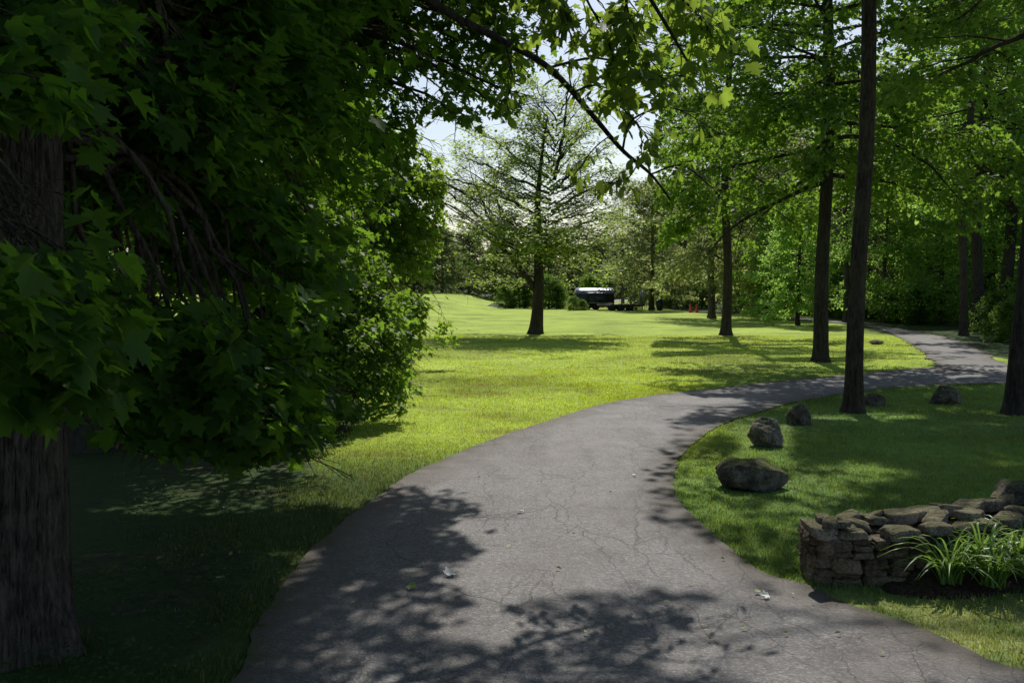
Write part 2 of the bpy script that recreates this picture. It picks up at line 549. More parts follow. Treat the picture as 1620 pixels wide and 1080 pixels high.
# ---------------------------------------------------------------- the drive
Lpx = [(370, 1080), (395, 1020), (430, 950), (480, 885), (540, 830), (600, 785), (655, 748), (690, 733), (740, 712), (790, 692), (850, 672), (950, 641), (1005, 631), (1060, 623), (1120, 616), (1200, 607), (1290, 598), (1400, 588), (1482, 582)]
Rpx = [(1620, 1062), (1452, 993), (1344, 961), (1283, 930), (1194, 900), (1122, 843), (1070, 789), (1066, 754), (1072, 729), (1086, 712), (1110, 694), (1144, 671), (1183, 658), (1240, 641), (1290, 632), (1337, 624), (1434, 613), (1595, 607), (1720, 604)]
Lw = [np.array([-2.4, -8, 0]), np.array([-1.7, -1, 0]), np.array([-1.35, 1.8, 0]), np.array([-1.25, 3.2, 0])] + [G(*p) for p in Lpx] + [G(1660, 588), G(1900, 592), G(2300, 590)]
Rw = [np.array([16, -8, 0]), np.array([8.5, .3, 0]), np.array([4.4, 3.1, 0]), np.array([3.0, 3.86, 0])] + [G(*p) for p in Rpx] + [G(1840, 606), G(2100, 608), G(2600, 604)]

def spline(pts, n):
    pts = np.asarray(pts, float)
    m = len(pts)
    t = np.linspace(0, m - 1, n)
    i = np.clip(np.floor(t).astype(int), 0, m - 2)
    f = (t - i)[:, None]
    p0 = pts[np.clip(i - 1, 0, m - 1)]; p1 = pts[i]; p2 = pts[i + 1]; p3 = pts[np.clip(i + 2, 0, m - 1)]
    return .5 * (2 * p1 + (p2 - p0) * f + (2 * p0 - 5 * p1 + 4 * p2 - p3) * f ** 2 + (3 * p1 - p0 - 3 * p2 + p3) * f ** 3)

def ribbon(name, L, Rr, n, nu, mat, z, wob, label=None):
    L = spline(L, n); Rr = spline(Rr, n)
    for E, s in ((L, 1), (Rr, 2)):
        E[:, 0] += wob * fbm(E, 4.5, s, 4)
        E[:, 1] += wob * fbm(E, 4.5, s + 9, 4)
    u = np.linspace(0, 1, nu)
    v = L[:, None] * (1 - u)[None, :, None] + Rr[:, None] * u[None, :, None]
    wid = np.linalg.norm(Rr - L, axis=1)
    edge = np.minimum(u, 1 - u)[None] * wid[:, None]
    v = v.reshape(-1, 3)
    v[:, 2] = H(v[:, 0], v[:, 1]) + z
    i = np.arange(n - 1)[:, None] * nu
    j = np.arange(nu - 1)[None]
    q = np.stack([i + j, i + j + 1, i + nu + j + 1, i + nu + j], -1).reshape(-1, 4)
    me = new_mesh(name, v, q, np.full(len(q), 4), mat, True, {'edge': edge.ravel()})
    o = link(name, me)
    o['kind'] = 'structure'
    return o, L, Rr

drive, DL_, DR_ = ribbon('driveway', Lw, Rw, 620, 41, M['asphalt'], .014, .017)
UL = [G(1482, 584), G(1472, 570), G(1443, 546), G(1412, 530), G(1385, 520), G(1330, 512), G(1230, 506)]
UR = [G(1700, 604), G(1596, 577), G(1545, 552), G(1500, 535), G(1450, 526), G(1395, 516), G(1260, 502)]
upper, UL_, UR_ = ribbon('upper_driveway', UL, UR, 160, 21, M['gravel'], .024, .10)
ROAD = np.concatenate([DL_[:, :2], DR_[::-1, :2]])
UPPER = np.concatenate([UL_[:, :2], UR_[::-1, :2]])
MULCH = [G(p, q)[:2] for p, q in ((1400, 940), (1440, 947), (1505, 948), (1570, 944), (1640, 938))] + [np.array([4.6, 6.2]), np.array([4.3, 6.9]), np.array([2.7, 5.9]), np.array([2.0, 5.6])]

# ---------------------------------------------------------------- ground sheet
def soil_mask(x, y):
    s = sstep(-1.55, -2.05, x + .25 * np.maximum(0, y - 13) - .42 * sstep(6.8, 5.2, y)) * sstep(26, 20, y)
    s = np.maximum(s, .75 * sstep(-2.2, -3, x) * sstep(34, 26, y))
    s = s * .86
    w = sstep(58, 66, y) * sstep(11.0, 13.5, x)
    line = 10.2 + (y - 24) * .24
    d = (x - (G(1600, 578)[0] + (y - G(1600, 578)[1]) * .16 - .2))
    w = np.maximum(w, sstep(0.2, 1.2, d) * sstep(18, 21, y) * sstep(5.5, 9, x))
    w = np.maximum(w, sstep(95, 110, y))
    for px_, py_, r_ in ((1299, 572, .75), (1351, 652, .42), (1606, 655, .5), (1148, 530, .8), (1126, 503, .9), (847, 528, .8), (1195, 772, .42), (1217, 706, .28), (1269, 670, .3), (1501, 638, .35)):
        c_ = G(px_, py_)
        d_ = np.hypot(x - c_[0], (y - c_[1]))
        w = np.maximum(w, .62 * sstep(r_, r_ * .35, d_))
    return np.maximum(s, w)

nr, na = 300, 720
rr = np.concatenate([[0.02], np.geomspace(.35, 700, nr - 1)])
th = np.linspace(0, 2 * PI, na, endpoint=False)
gx = (rr[:, None] * np.sin(th)[None]).ravel()
gy = (rr[:, None] * np.cos(th)[None]).ravel()
gz = H(gx, gy) + .035 * vnoise(np.stack([gx, gy, 0 * gx], 1), .5, 3) * sstep(4, 9, np.hypot(gx, gy)) * 0
i = np.arange(nr - 1)[:, None] * na
j = np.arange(na)[None]
k = (j + 1) % na
q = np.stack([i + j, i + na + j, i + na + k, i + k], -1).reshape(-1, 4)
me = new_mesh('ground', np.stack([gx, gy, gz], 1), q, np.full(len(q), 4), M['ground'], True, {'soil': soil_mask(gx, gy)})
ground = link('ground', me)
ground['kind'] = 'structure'

# mulch mound in front of the wall
def mound(name, poly, mat, height, step=.035):
    poly = np.asarray(poly)
    lo, hi = poly.min(0) - .1, poly.max(0) + .1
    nx, ny = int((hi[0] - lo[0]) / step), int((hi[1] - lo[1]) / step)
    X, Y = np.meshgrid(np.linspace(lo[0], hi[0], nx), np.linspace(lo[1], hi[1], ny))
    x, y = X.ravel(), Y.ravel()
    d = np.full(len(x), 9.0)
    for a, b_ in zip(poly, np.roll(poly, -1, 0)):
        ab = b_ - a
        t = np.clip(((x - a[0]) * ab[0] + (y - a[1]) * ab[1]) / (ab @ ab), 0, 1)
        d = np.minimum(d, np.hypot(x - a[0] - t * ab[0], y - a[1] - t * ab[1]))
    ins = inpoly(x, y, poly)
    d = np.where(ins, d, -d)
    p3 = np.stack([x, y, 0 * x], 1)
    d = d + .03 * fbm(p3, 7, 5, 3)
    z = -.03 + .05 * sstep(-.06, .06, d) + height * sstep(0, .4, d) + .016 * fbm(p3, 18, 8, 3) * sstep(-.02, .05, d)
    i = np.arange(ny - 1)[:, None] * nx
    j = np.arange(nx - 1)[None]
    q = np.stack([i + j, i + j + 1, i + nx + j + 1, i + nx + j], -1).reshape(-1, 4)
    q = q[d[q].max(1) > -.05]
    me = new_mesh(name, np.stack([x, y, z], 1), q, np.full(len(q), 4), mat, True)
    o = link(name, me)
    o['kind'] = 'structure'
    return o
mound('mulch_bed', MULCH, M['mulch'], .09)

# far pale road strip behind the trailers
a = np.array([[6.5, 101], [9, 103], [16, 108], [24, 112]], float)
fr = MB()
sp_ = spline(np.c_[a, np.zeros(4)], 24)
vv = []
for p in sp_:
    for o_ in (-2.6, 2.6):
        vv.append((p[0] - .3 * o_, p[1] + o_, 0))
vv = np.array(vv)
vv[:, 2] = H(vv[:, 0], vv[:, 1]) + .03 + .9 * sstep(4, 9, vv[:, 0]) * 0
fr.faces(vv, [(2 * i, 2 * i + 2, 2 * i + 3, 2 * i + 1) for i in range(23)])
fro = fr.build('far_road', M['far_road'])
fro['kind'] = 'structure'

# ---------------------------------------------------------------- grass blades
def blades(pts, length, width, name, mat=None, lean=.5):
    n = len(pts)
    az = rng.uniform(0, 2 * PI, n)
    ln = length * rng.uniform(.55, 1.35, n)
    le = lean * rng.uniform(.2, 1.3, n)
    d = np.stack([np.cos(az), np.sin(az), 0 * az], 1)
    side = np.stack([-np.sin(az + .5), np.cos(az + .5), 0 * az], 1)
    w = (width * rng.uniform(.7, 1.3, n))[:, None]
    up = np.array([0, 0, 1.0])
    b0 = pts - side * w / 2
    b1 = pts + side * w / 2
    m = pts + up * (ln * .6)[:, None] + d * (ln * le * .35)[:, None]
    m0, m1 = m - side * w * .38, m + side * w * .38
    t = pts + up * (ln * (1 - .25 * le))[:, None] + d * (ln * le)[:, None]
    v = np.stack([b0, b1, m0, m1, t], 1).reshape(-1, 3)
    base = np.arange(n)[:, None] * 5
    l = (base + np.array([[0, 1, 3, 2, 2, 3, 4]])).ravel()
    c = np.tile([4, 3], n)
    return v, l, c

def scatter(x0, x1, y0, y1, dens):
    n = int((x1 - x0) * (y1 - y0) * dens)
    x = rng.uniform(x0, x1, n)
    y = rng.uniform(y0, y1, n)
    return x, y

def lawn_ok(x, y):
    # in the lawn: not on the drives, not on the mulch; a ragged edge creeps over the paving
    jx = x + rng.normal(0, .025, len(x))
    jy = y + rng.normal(0, .025, len(x))
    ok = ~inpoly(jx, jy, ROAD) & ~inpoly(jx, jy, UPPER) & ~inpoly(x, y, MULCH)
    ok &= soil_mask(x, y) + .5 * vnoise(np.stack([x, y, 0 * x], 1), 2.0, 4) < rng.uniform(.25, .75, len(x))
    px, py = proj(np.stack([x, y, 0 * x], 1))
    ok &= (px > -160) & (px < 1780)
    return ok

gm = MB()
for (x0, x1, y0, y1, dens, ln, wd) in ((.8, 4.6, 3.6, 7.0, 7000, .027, .0042), (.8, 6.5, 7.0, 11, 3600, .027, .0055), (1, 10, 11, 17, 1300, .028, .008),
                                       (-2.6, .6, 3.2, 8.6, 3600, .034, .005), (-3.5, 2.5, 8.6, 13, 2600, .026, .0065), (-6, 8, 13, 20, 1100, .028, .009),
                                       (-10, 14, 20, 34, 300, .03, .014)):
    x, y = scatter(x0, x1, y0, y1, dens)
    ok = lawn_ok(x, y)
    x, y = x[ok], y[ok]
    cl = vnoise(np.stack([x, y, 0 * x], 1), 1.3, 11)
    kp = rng.uniform(0, 1, len(x)) < .72 + .35 * cl
    x, y = x[kp], y[kp]
    pts = np.stack([x, y, H(x, y)], 1)
    big = 1 + .35 * vnoise(pts, 3.1, 21)
    v, l, c = blades(pts, ln * big, wd, 'g')
    gm.add(v, l, c)
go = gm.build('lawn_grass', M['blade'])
tag(go, 'short mown grass of the lawns on both sides of the drive', None, None, 'stuff')

# low weeds and ivy on the shaded soil beside the near maple
def ovate(n=1):
    return np.array([(0, 0), (.28, .15), (.36, .42), (.2, .78), (0, 1), (-.2, .78), (-.36, .42), (-.28, .15)])

def leaves_mesh(mb, pos, dirs, nrm, size, shape, fold=.18, droop=.12):
    """shape: half outline (x>=0) from base to tip; two n-gons folded on the midrib"""
    n = len(pos)
    d = dirs / (np.linalg.norm(dirs, axis=1, keepdims=True) + 1e-9)
    z = nrm - d * np.sum(nrm * d, 1, keepdims=True)
    z /= np.linalg.norm(z, axis=1, keepdims=True) + 1e-9
    x = np.cross(d, z)
    h = np.asarray(shape, float)
    m = len(h)
    inner = h[1:-1]
    pts = np.concatenate([h, inner * [-1, 1]])
    px, py = pts[:, 0], pts[:, 1]
    pz = np.abs(px) * fold - droop * py ** 2
    sz = np.asarray(size)[:, None, None]
    fv = rng.uniform(.2, 1.9, n)[:, None, None]
    wx = rng.uniform(.72, 1.12, n)[:, None, None]
    sk = rng.normal(0, .16, n)[:, None, None]
    X_ = px[None, :, None] * wx + sk * (py ** 2)[None, :, None]
    cu = rng.normal(0, .16, n)[:, None, None] * (px * py)[None, :, None]
    v = pos[:, None] + sz * (x[:, None] * X_ + d[:, None] * py[None, :, None] + z[:, None] * (pz[None, :, None] * fv + cu))
    k = len(pts)
    right = list(range(m))
    left = [0] + [m + t for t in range(len(inner))] + [m - 1]
    left = left[::-1]
    idx = np.array(right + left)
    l = (np.arange(n)[:, None] * k + idx[None]).ravel()
    c = np.tile([m, m], n)
    mb.add(v.reshape(-1, 3), l, c)

MAPLE = [(0, 0), (.16, -.06), (.30, -.02), (.50, .03), (.37, .15), (.44, .27), (.57, .34), (.68, .56), (.50, .50), (.36, .53), (.24, .48), (.25, .64), (.29, .74), (.15, .78), (0, 1.02)]
MAPLE_LO = [(0, 0), (.46, .0), (.36, .20), (.66, .54), (.26, .48), (.24, .74), (0, 1)]
OVAL = [(0, 0), (.20, .18), (.30, .45), (.22, .75), (0, 1)]
DIAMOND = [(0, 0), (.34, .42), (0, 1)]
HEXA = [(0, 0), (.36, .28), (.28, .70), (0, 1)]

wm = MB()
x, y = scatter(-2.8, -.2, 3.0, 11, 170)
ok = ~inpoly(x + rng.normal(0, .03, len(x)), y, ROAD)
ok &= vnoise(np.stack([x, y, 0 * x], 1), 1.6, 31) > rng.uniform(-.5, .5, len(x))
ok &= (soil_mask(x, y) > .5) | (rng.uniform(0, 1, len(x)) < np.interp(y, [4, 6, 8], [.5, .15, .0]))
x, y = x[ok], y[ok]
for r_ in range(3):
    n = len(x)
    pos = np.stack([x + rng.normal(0, .04, n), y + rng.normal(0, .04, n), rng.uniform(.015, .10, n)], 1)
    a = rng.uniform(0, 2 * PI, n)
    leaves_mesh(wm, pos, np.stack([np.cos(a), np.sin(a), rng.uniform(-.2, .5, n)], 1), np.stack([rng.normal(0, .35, n), rng.normal(0, .35, n), np.ones(n)], 1), rng.uniform(.018, .042, n), OVAL)
wo = wm.build('ground_cover', M['weed_leaf'])
tag(wo, 'low leafy weeds on the dark soil under the near maple', None, None, 'stuff')

# ---------------------------------------------------------------- trees
UP = np.array([0, 0, 1.0])
def unit(v):
    return v / (np.linalg.norm(v) + 1e-9)

class Tree:
    def __init__(s, seed):
        s.r = np.random.default_rng(seed)
        s.br = MB()
        s.tw = []          # (points) of leafy shoots
    def path(s, p, d, L, n, wob, droop, upt=0.0):
        pts = [np.array(p, float)]
        d = unit(np.array(d, float))
        st = L / n
        for i in range(n):
            d = unit(d + s.r.normal(0, wob, 3) + UP * (upt - droop * (i + 1) / n))
            pts.append(pts[-1] + d * st)
        return np.array(pts)
    def limb(s, pts, r0, r1=.006, sec=7, sec_len=.42, tw=5, tw_len=.35, ang=(35, 65), wob=.12, droop=.06, flat=.35, t0=.25, n=5, leafy_from=.35, sec_r=.45):
        """a limb with side branches and leafy twigs"""
        m = len(pts)
        rad = np.linspace(1, 0, m) ** .8 * (r0 - r1) + r1
        s.br.tube(pts, rad, 7 if r0 > .05 else 5)
        seg = np.linalg.norm(np.diff(pts, axis=0), axis=1)
        L = seg.sum()
        cum = np.concatenate([[0], np.cumsum(seg)]) / L
        side = 1
        for t in np.linspace(t0, .98, sec):
            t = min(.99, max(0.02, t + s.r.uniform(-.5, .5) / sec))
            i = min(np.searchsorted(cum, t, 'right') - 1, m - 2)
            f = (t - cum[i]) / (cum[i + 1] - cum[i])
            p = pts[i] * (1 - f) + pts[i + 1] * f
            d = unit(pts[i + 1] - pts[i])
            side = -side
            lat = unit(np.cross(d, UP) + 1e-3) * side
            a = R(s.r.uniform(*ang))
            nd = d * math.cos(a) + lat * math.sin(a) + UP * s.r.normal(0, flat)
            l2 = sec_len * (1.15 - .6 * t) * s.r.uniform(.7, 1.3)
            q = s.path(p, nd, l2, n, wob, droop)
            rr_ = max(.004, (rad[i]) * sec_r)
            if s.kt is not None and not s.kt(q[2]):
                continue
            s.br.tube(q, np.linspace(rr_, .003, len(q)), 4, False)
            s.tw.append(q[int(len(q) * leafy_from):])
            sd = 1
            for tt in np.linspace(.25, .95, tw):
                k = min(int(tt * n), n - 1)
                f2 = tt * n - k
                pp = q[k] * (1 - f2) + q[k + 1] * f2
                dd = unit(q[k + 1] - q[k])
                sd = -sd
                la = unit(np.cross(dd, UP) + 1e-3) * sd
                a2 = R(s.r.uniform(30, 65))
                nd2 = dd * math.cos(a2) + la * math.sin(a2) + UP * s.r.normal(0, flat * .9)
                w = s.path(pp, nd2, tw_len * (1.1 - .5 * tt) * s.r.uniform(.6, 1.4), 3, wob * 1.4, droop * 1.6)
                if s.kt is not None and not s.kt(w[1]):
                    continue
                s.br.tube(w, np.linspace(.0035, .0018, len(w)) * s.twr, 3, False)
                s.tw.append(w)
        s.tw.append(pts[int(m * .8):])
    twr = 1.0
    kt = None
    def leaves(s, per, size, shape, spread=.06, droop=.35, tilt=.55, keep=None, jit=.5, fold=.18, latw=1.0, face=(0, 0, 1.0)):
        P_, D_, = [], []
        for w in s.tw:
            k = max(1, int(per * s.r.uniform(.6, 1.4)))
            t = s.r.uniform(.1, 1.05, k) * (len(w) - 1)
            i = np.clip(t.astype(int), 0, len(w) - 2)
            f = (t - i)[:, None]
            p = w[i] * (1 - f) + w[i + 1] * f
            d = w[i + 1] - w[i]
            d /= np.linalg.norm(d, axis=1, keepdims=True) + 1e-9
            P_.append(p); D_.append(d)
        p = np.concatenate(P_); d = np.concatenate(D_)
        n = len(p)
        p = p + s.r.normal(0, spread, (n, 3))
        lat = np.cross(d, UP)
        lat /= np.linalg.norm(lat, axis=1, keepdims=True) + 1e-6
        dd = d * s.r.uniform(.1, 1, (n, 1)) + lat * s.r.choice([-1, 1], (n, 1)) * s.r.uniform(.1, 1, (n, 1)) * latw + s.r.normal(0, jit * .5, (n, 3)) - UP * droop
        nn = np.array(face) + s.r.normal(0, tilt, (n, 3))
        if keep is not None:
            k = keep(p)
            p, dd, nn = p[k], dd[k], nn[k]
        mb = MB()
        leaves_mesh(mb, p, dd, nn, size * s.r.uniform(.6, 1.25, len(p)), shape, fold)
        s.n_leaves = len(p)
        return mb

def trunk_mesh(base_r, height, lean=(0, 0), top_r=.4, flare=1.7, n=20, m=40, seed=0, ridge=.02, bend=.12):
    """tapered trunk standing at the origin with a root flare"""
    z = np.concatenate([np.linspace(-.12, .6, 14), np.linspace(.7, height, m - 14)])
    r = base_r * (1 - (1 - top_r) * np.clip(z / height, 0, 1)) * (1 + (flare - 1) * np.exp(-np.maximum(z, -.1) / .17))
    cx = lean[0] * z + bend * np.sin(z * .55 + seed) * .4 * np.clip(z / 3, 0, 1)
    cy = lean[1] * z + bend * np.cos(z * .43 + seed * 2) * .4 * np.clip(z / 3, 0, 1)
    th = np.arange(n) * 2 * PI / n
    lob = 1 + .16 * np.cos(th * 5 + seed)[None] * np.exp(-np.maximum(z, 0) / .22)[:, None] + .04 * np.cos(th * 3 + seed * 3)[None]
    p = np.stack([np.cos(th)[None] * np.ones_like(z)[:, None] * 6, np.sin(th)[None] * np.ones_like(z)[:, None] * 6, np.repeat(z[:, None], n, 1) * 1.2], -1).reshape(-1, 3)
    nz = (fbm(p, .5, seed, 3)).reshape(len(z), n)
    rr_ = r[:, None] * lob * (1 + ridge * nz * 3)
    v = np.stack([cx[:, None] + rr_ * np.cos(th)[None], cy[:, None] + rr_ * np.sin(th)[None], np.repeat(z[:, None], n, 1)], -1).reshape(-1, 3)
    i = np.arange(len(z) - 1)[:, None] * n
    j = np.arange(n)[None]
    k = (j + 1) % n
    q = np.stack([i + j, i + k, i + n + k, i + n + j], -1).reshape(-1, 4)
    def axis(zz):
        return np.array([np.interp(zz, z, cx), np.interp(zz, z, cy), zz]), float(np.interp(zz, z, r))
    return (v, q), axis

def place_trunk(root, geo, mat, name='trunk'):
    v, q = geo
    me = new_mesh(name, v, q, np.full(len(q), 4), mat, True)
    return link(name, me, root)

# regions the photograph shows in the sun (picture coordinates on flat ground): foliage that would shade them was lopped away
LIT = [(620, 742), (548, 705), (548, 668), (660, 590), (800, 588), (1000, 606), (1080, 622), (1130, 636), (1050, 682), (1035, 700), (1060, 735), (1010, 745), (1015, 770), (1062, 800), (1010, 815), (1100, 850), (1250, 925), (1300, 946), (1420, 950), (1640, 952), (1640, 1100), (1200, 1100), (1060, 1072), (1000, 1030), (1128, 955), (1060, 938), (880, 950), (760, 985), (715, 930), (752, 870), (700, 840), (765, 812), (735, 780), (690, 765)]
LIT_WALL = [(1255, 925), (1285, 872), (1400, 862), (1640, 848), (1640, 955), (1420, 952), (1300, 948)]
LIT_ROCK = [(1165, 672), (1255, 672), (1260, 742), (1170, 742)]
def shadow_px(p, loc=(0, 0, 0)):
    q = p + np.asarray(loc)
    t = q[:, 2:3] / SUN[2]
    g = q - SUN[None] * t
    return proj(g), g
def sun_keep(p, loc=(0, 0, 0), prob=.992, poly=LIT):
    (px, py), g = shadow_px(p, loc)
    bad = inpoly(px, py, poly) & (g[:, 1] > 2)
    bad |= inpoly(px, py, LIT_WALL) | inpoly(px, py, LIT_ROCK)
    return ~(bad & (rng.uniform(0, 1, len(p)) < prob))
def tiers(p, c, scale=1.0, thr=-.12, seed=41):
    q = p - np.asarray(c)
    rad = np.hypot(q[:, 0], q[:, 1])
    w = np.stack([p[:, 0] * .55, p[:, 1] * .55, (p[:, 2] + .42 * rad) * 1.9], 1)
    return fbm(w, scale, seed, 3) > thr + (rng.normal(0, .06, len(p)) if len(p) > 1 else 0)
def gaps(p, loc=(0, 0, 0), scale=.9, thr=.3, seed=77):
    q = p + np.asarray(loc)
    g = q - SUN[None] * (q[:, 2:3] / SUN[2])
    near = g[:, 1] < 2.6
    g = g * [.75, 1.15, 0]
    return (fbm(g, scale, seed, 3) < thr) | near
# the open window of sky and lawn between the maples and the lone tree
OPEN = [(545, 672), (600, 668), (640, 645), (662, 612), (640, 560), (655, 548), (690, 545), (740, 535), (742, 505), (720, 490), (760, 440), (770, 400), (800, 330), (790, 290), (730, 250), (690, 262), (640, 270), (655, 225), (660, 180), (700, 182), (745, 196), (800, 182), (842, 160), (836, 118), (860, 100), (1000, 100), (1620, 100), (1620, 760), (560, 760), (480, 722), (530, 700)]
def view_keep(p, poly=OPEN, loc=(0, 0, 0)):
    px, py = proj(p + np.asarray(loc))
    px = px + rng.normal(0, 6, len(px)); py = py + rng.normal(0, 6, len(px))
    return ~inpoly(px, py, poly)

def auto_tree(seed, h, r, crown0, crown_r, nlimb, leaf, per, size, shape, lean=(0, 0), elev=(5, 45), sec=7, tw=4, tw_len=.5, droop=.06, bark='bark', prof='oval', keep=None, spread=.1,
              top_r=.25, flat=.3, upt=0.0, sec_len=.45, tilt=.6, ldroop=.3, nn=18, trunk_h=None, limb_r=.42, ridge=.035, bend=.26, twr=1.0, wob=.10, flare=1.38):
    """returns (trunk geometry, branch MB, leaf MB)"""
    T = Tree(seed)
    T.twr = twr
    geo, ax = trunk_mesh(r, trunk_h or h * .93, lean, top_r, flare, nn, 44, seed, ridge, bend)
    ga = T.r.uniform(0, 6.28)
    for i in range(nlimb):
        f = (i + .5) / nlimb
        z = crown0 + (h * .92 - crown0) * f ** .95
        p, rr_ = ax(z)
        ga += 2.39996 + T.r.uniform(-.3, .3)
        if prof == 'oval':
            L = crown_r * (1.0 - .75 * abs(f - .32) ** 1.1) * T.r.uniform(.75, 1.2)
        elif prof == 'cone':
            L = crown_r * (1.08 - .85 * f) * T.r.uniform(.8, 1.15)
        else:
            L = crown_r * (.55 + .6 * math.sin(PI * min(1, .15 + f * .8))) * T.r.uniform(.8, 1.2)
        el = R(elev[0] + (elev[1] - elev[0]) * f + T.r.uniform(-8, 8))
        d = (math.cos(ga) * math.cos(el), math.sin(ga) * math.cos(el), math.sin(el))
        pts = T.path(p, d, L, 8, wob * .8, droop, upt)
        T.limb(pts, max(.012, rr_ * limb_r * (1 - .3 * f)), .006, sec, sec_len * L, tw, tw_len, droop=droop, flat=flat, t0=.22, wob=wob)
    p, rr_ = ax(h * .93)
    T.limb(T.path(p, (lean[0], lean[1], 1), h * .1 + .3, 5, .08, 0), rr_, .008, sec, sec_len * crown_r * .7, tw, tw_len, flat=flat, t0=.1)
    lm = T.leaves(per, size, shape, spread, ldroop, tilt, keep)
    return geo, T.br, lm

def tree_object(name, label, geo, br, lm, loc, bark, leaf, group=None, rz=0, cat='tree', crown='crown'):
    root = thing(name, label, cat, loc, rz, group)
    place_trunk(root, geo, M[bark])
    br.build('branches', M[bark], root)
    if lm is not None and lm.v:
        lm.build(crown, M[leaf], root)
    return root

# --- the near maple: big trunk at the edge of the drive -------------------------------------------------
def limb_to(T, a, mid, b, n=14):
    return spline([a, mid, b], n) + np.r_[np.zeros((1, 3)), T.r.normal(0, .03, (n - 1, 3))]

def world_tree(name, label, trunk_loc, geo, T, lm, bark, leaf):
    """branches and leaves were laid out in world space: shift them to the trunk's base"""
    root = thing(name, label, 'tree', trunk_loc)
    place_trunk(root, geo, M[bark])
    for mb, nm, mt in ((T.br, 'branches', bark), (lm, 'crown', leaf)):
        for i in range(len(mb.v)):
            mb.v[i] = mb.v[i] - np.asarray(trunk_loc)
        mb.build(nm, M[mt], root)
    return root

T1 = np.array([-2.24, 4.45, 0])
def near_trunk():
    # dense ring mesh with real furrowed bark
    n, m = 260, 420
    z = np.linspace(-.15, 7.5, m)
    r = .215 * (1 - .5 * np.clip(z / 9, 0, 1)) * (1 + .24 * np.exp(-np.maximum(z, -.1) / .16))
    th = np.arange(n) * 2 * PI / n
    Z, TH = np.meshgrid(z, th, indexing='ij')
    wob = .25 * fbm(np.stack([np.cos(TH).ravel() * 2, np.sin(TH).ravel() * 2, Z.ravel() * 2.2], 1), 1.5, 5, 3).reshape(m, n)
    a = TH + wob * .25
    rid = fbm(np.stack([np.cos(a).ravel() * 9, np.sin(a).ravel() * 9, Z.ravel() * 2.0], 1), 1.6, 12, 4).reshape(m, n)
    fur = -np.exp(-(rid / .16) ** 2) * .012 + .004 * rid
    lob = 1 + .13 * np.cos(TH * 4 + .8) * np.exp(-np.maximum(Z, 0) / .2) + .03 * np.cos(TH * 3)
    rr_ = r[:, None] * lob + fur
    v = np.stack([rr_ * np.cos(TH) + .012 * Z, rr_ * np.sin(TH) + .01 * Z, Z], -1).reshape(-1, 3)
    i = np.arange(m - 1)[:, None] * n
    j = np.arange(n)[None]
    k = (j + 1) % n
    return v, np.stack([i + j, i + k, i + n + k, i + n + j], -1).reshape(-1, 4)

T = Tree(101)
tr = T.r
T.kt = lambda q: q[2] > 4.2 or q[1] < 4 or tiers(q[None], T1, .9, -.45)[0]
ends = []
# drooping boughs: (picture x, picture y, distance)
for e in [(462, 706, 6.2), (400, 690, 5.8), (330, 700, 5.4), (250, 660, 5.6), (200, 690, 5.0), (430, 640, 6.6), (360, 600, 6.0), (300, 560, 5.4), (200, 560, 5.4), (470, 500, 6.4), (430, 560, 6.8), (490, 330, 7.0), (500, 240, 7.2), (520, 300, 7.4),
          (470, 420, 6.6), (420, 340, 6.2), (380, 430, 5.8), (330, 300, 5.6), (280, 420, 5.3), (210, 430, 5.6), (380, 150, 6.4), (460, 120, 7.2), (540, 60, 7.6), (300, 180, 5.6), (220, 260, 5.3), (200, 120, 5.2), (120, 60, 4.9),
          (400, 20, 6.6), (300, 60, 6.0), (560, 180, 7.8), (60, 120, 5.2), (160, 330, 6.0), (120, 420, 6.4), (180, 500, 6.6), (620, 40, 7.8), (420, 250, 7.4), (330, 480, 7.0), (240, 350, 7.2), (150, 220, 7.0), (480, 30, 8.2), (440, 700, 5.6), (380, 670, 5.2), (410, 655, 6.4), (340, 590, 6.8), (290, 700, 6.0), (270, 540, 6.4), (380, 520, 7.2), (440, 600, 7.4), (350, 370, 6.6), (290, 270, 6.6), (410, 470, 7.4), (260, 460, 6.0), (450, 180, 6.4), (350, 90, 6.2), (180, 620, 6.2),
          (60, 460, 7.0), (250, 600, 7.0), (330, 640, 7.2), (90, 300, 7.4), (520, 420, 7.6), (560, 330, 8.0)]:
    ends.append(P(*e))
for i, e in enumerate(ends):
    z0 = np.clip(e[2] + tr.uniform(.9, 1.7), 2.2, 6.8)
    a = T1 + np.array([.012 * z0, .01 * z0, z0])
    mid = a * .45 + e * .55 + UP * (.25 + .32 * abs(a[2] - e[2])) + np.array([0, tr.uniform(-.2, .3), 0])
    T.limb(limb_to(T, a, mid, e), .028, .004, 12, .60, 4, .24, (30, 62), .08, .04, .08, .34, 5, .3)
# near sprays hanging at the frame edge, on a bough reaching towards the camera
for e in [(20, 340, 2.5), (60, 480, 2.8), (100, 500, 3.0), (30, 560, 2.7), (95, 600, 3.2), (-40, 430, 2.5), (150, 560, 3.4), (60, 400, 3.0), (10, 480, 3.0), (-30, 600, 2.8), (110, 450, 3.2), (40, 620, 3.3), (60, 590, 3.3), (30, 60, 3.6), (80, 130, 3.8), (120, 20, 3.8), (10, 150, 3.3), (60, 10, 3.5), (100, 80, 3.4), (20, 110, 3.0), (60, 170, 3.9), (120, 150, 4.0)]:
    e = P(*e)
    a = T1 + np.array([.03, .02, max(2.6, e[2] + .25) + tr.uniform(0, .6)])
    mid = a * .4 + e * .6 + UP * .35 + np.array([-.25, 0, 0])
    T.limb(limb_to(T, a, mid, e), .014, .003, 5, .26, 2, .15, (30, 65), .1, .12, .2, .62, 4, .5)
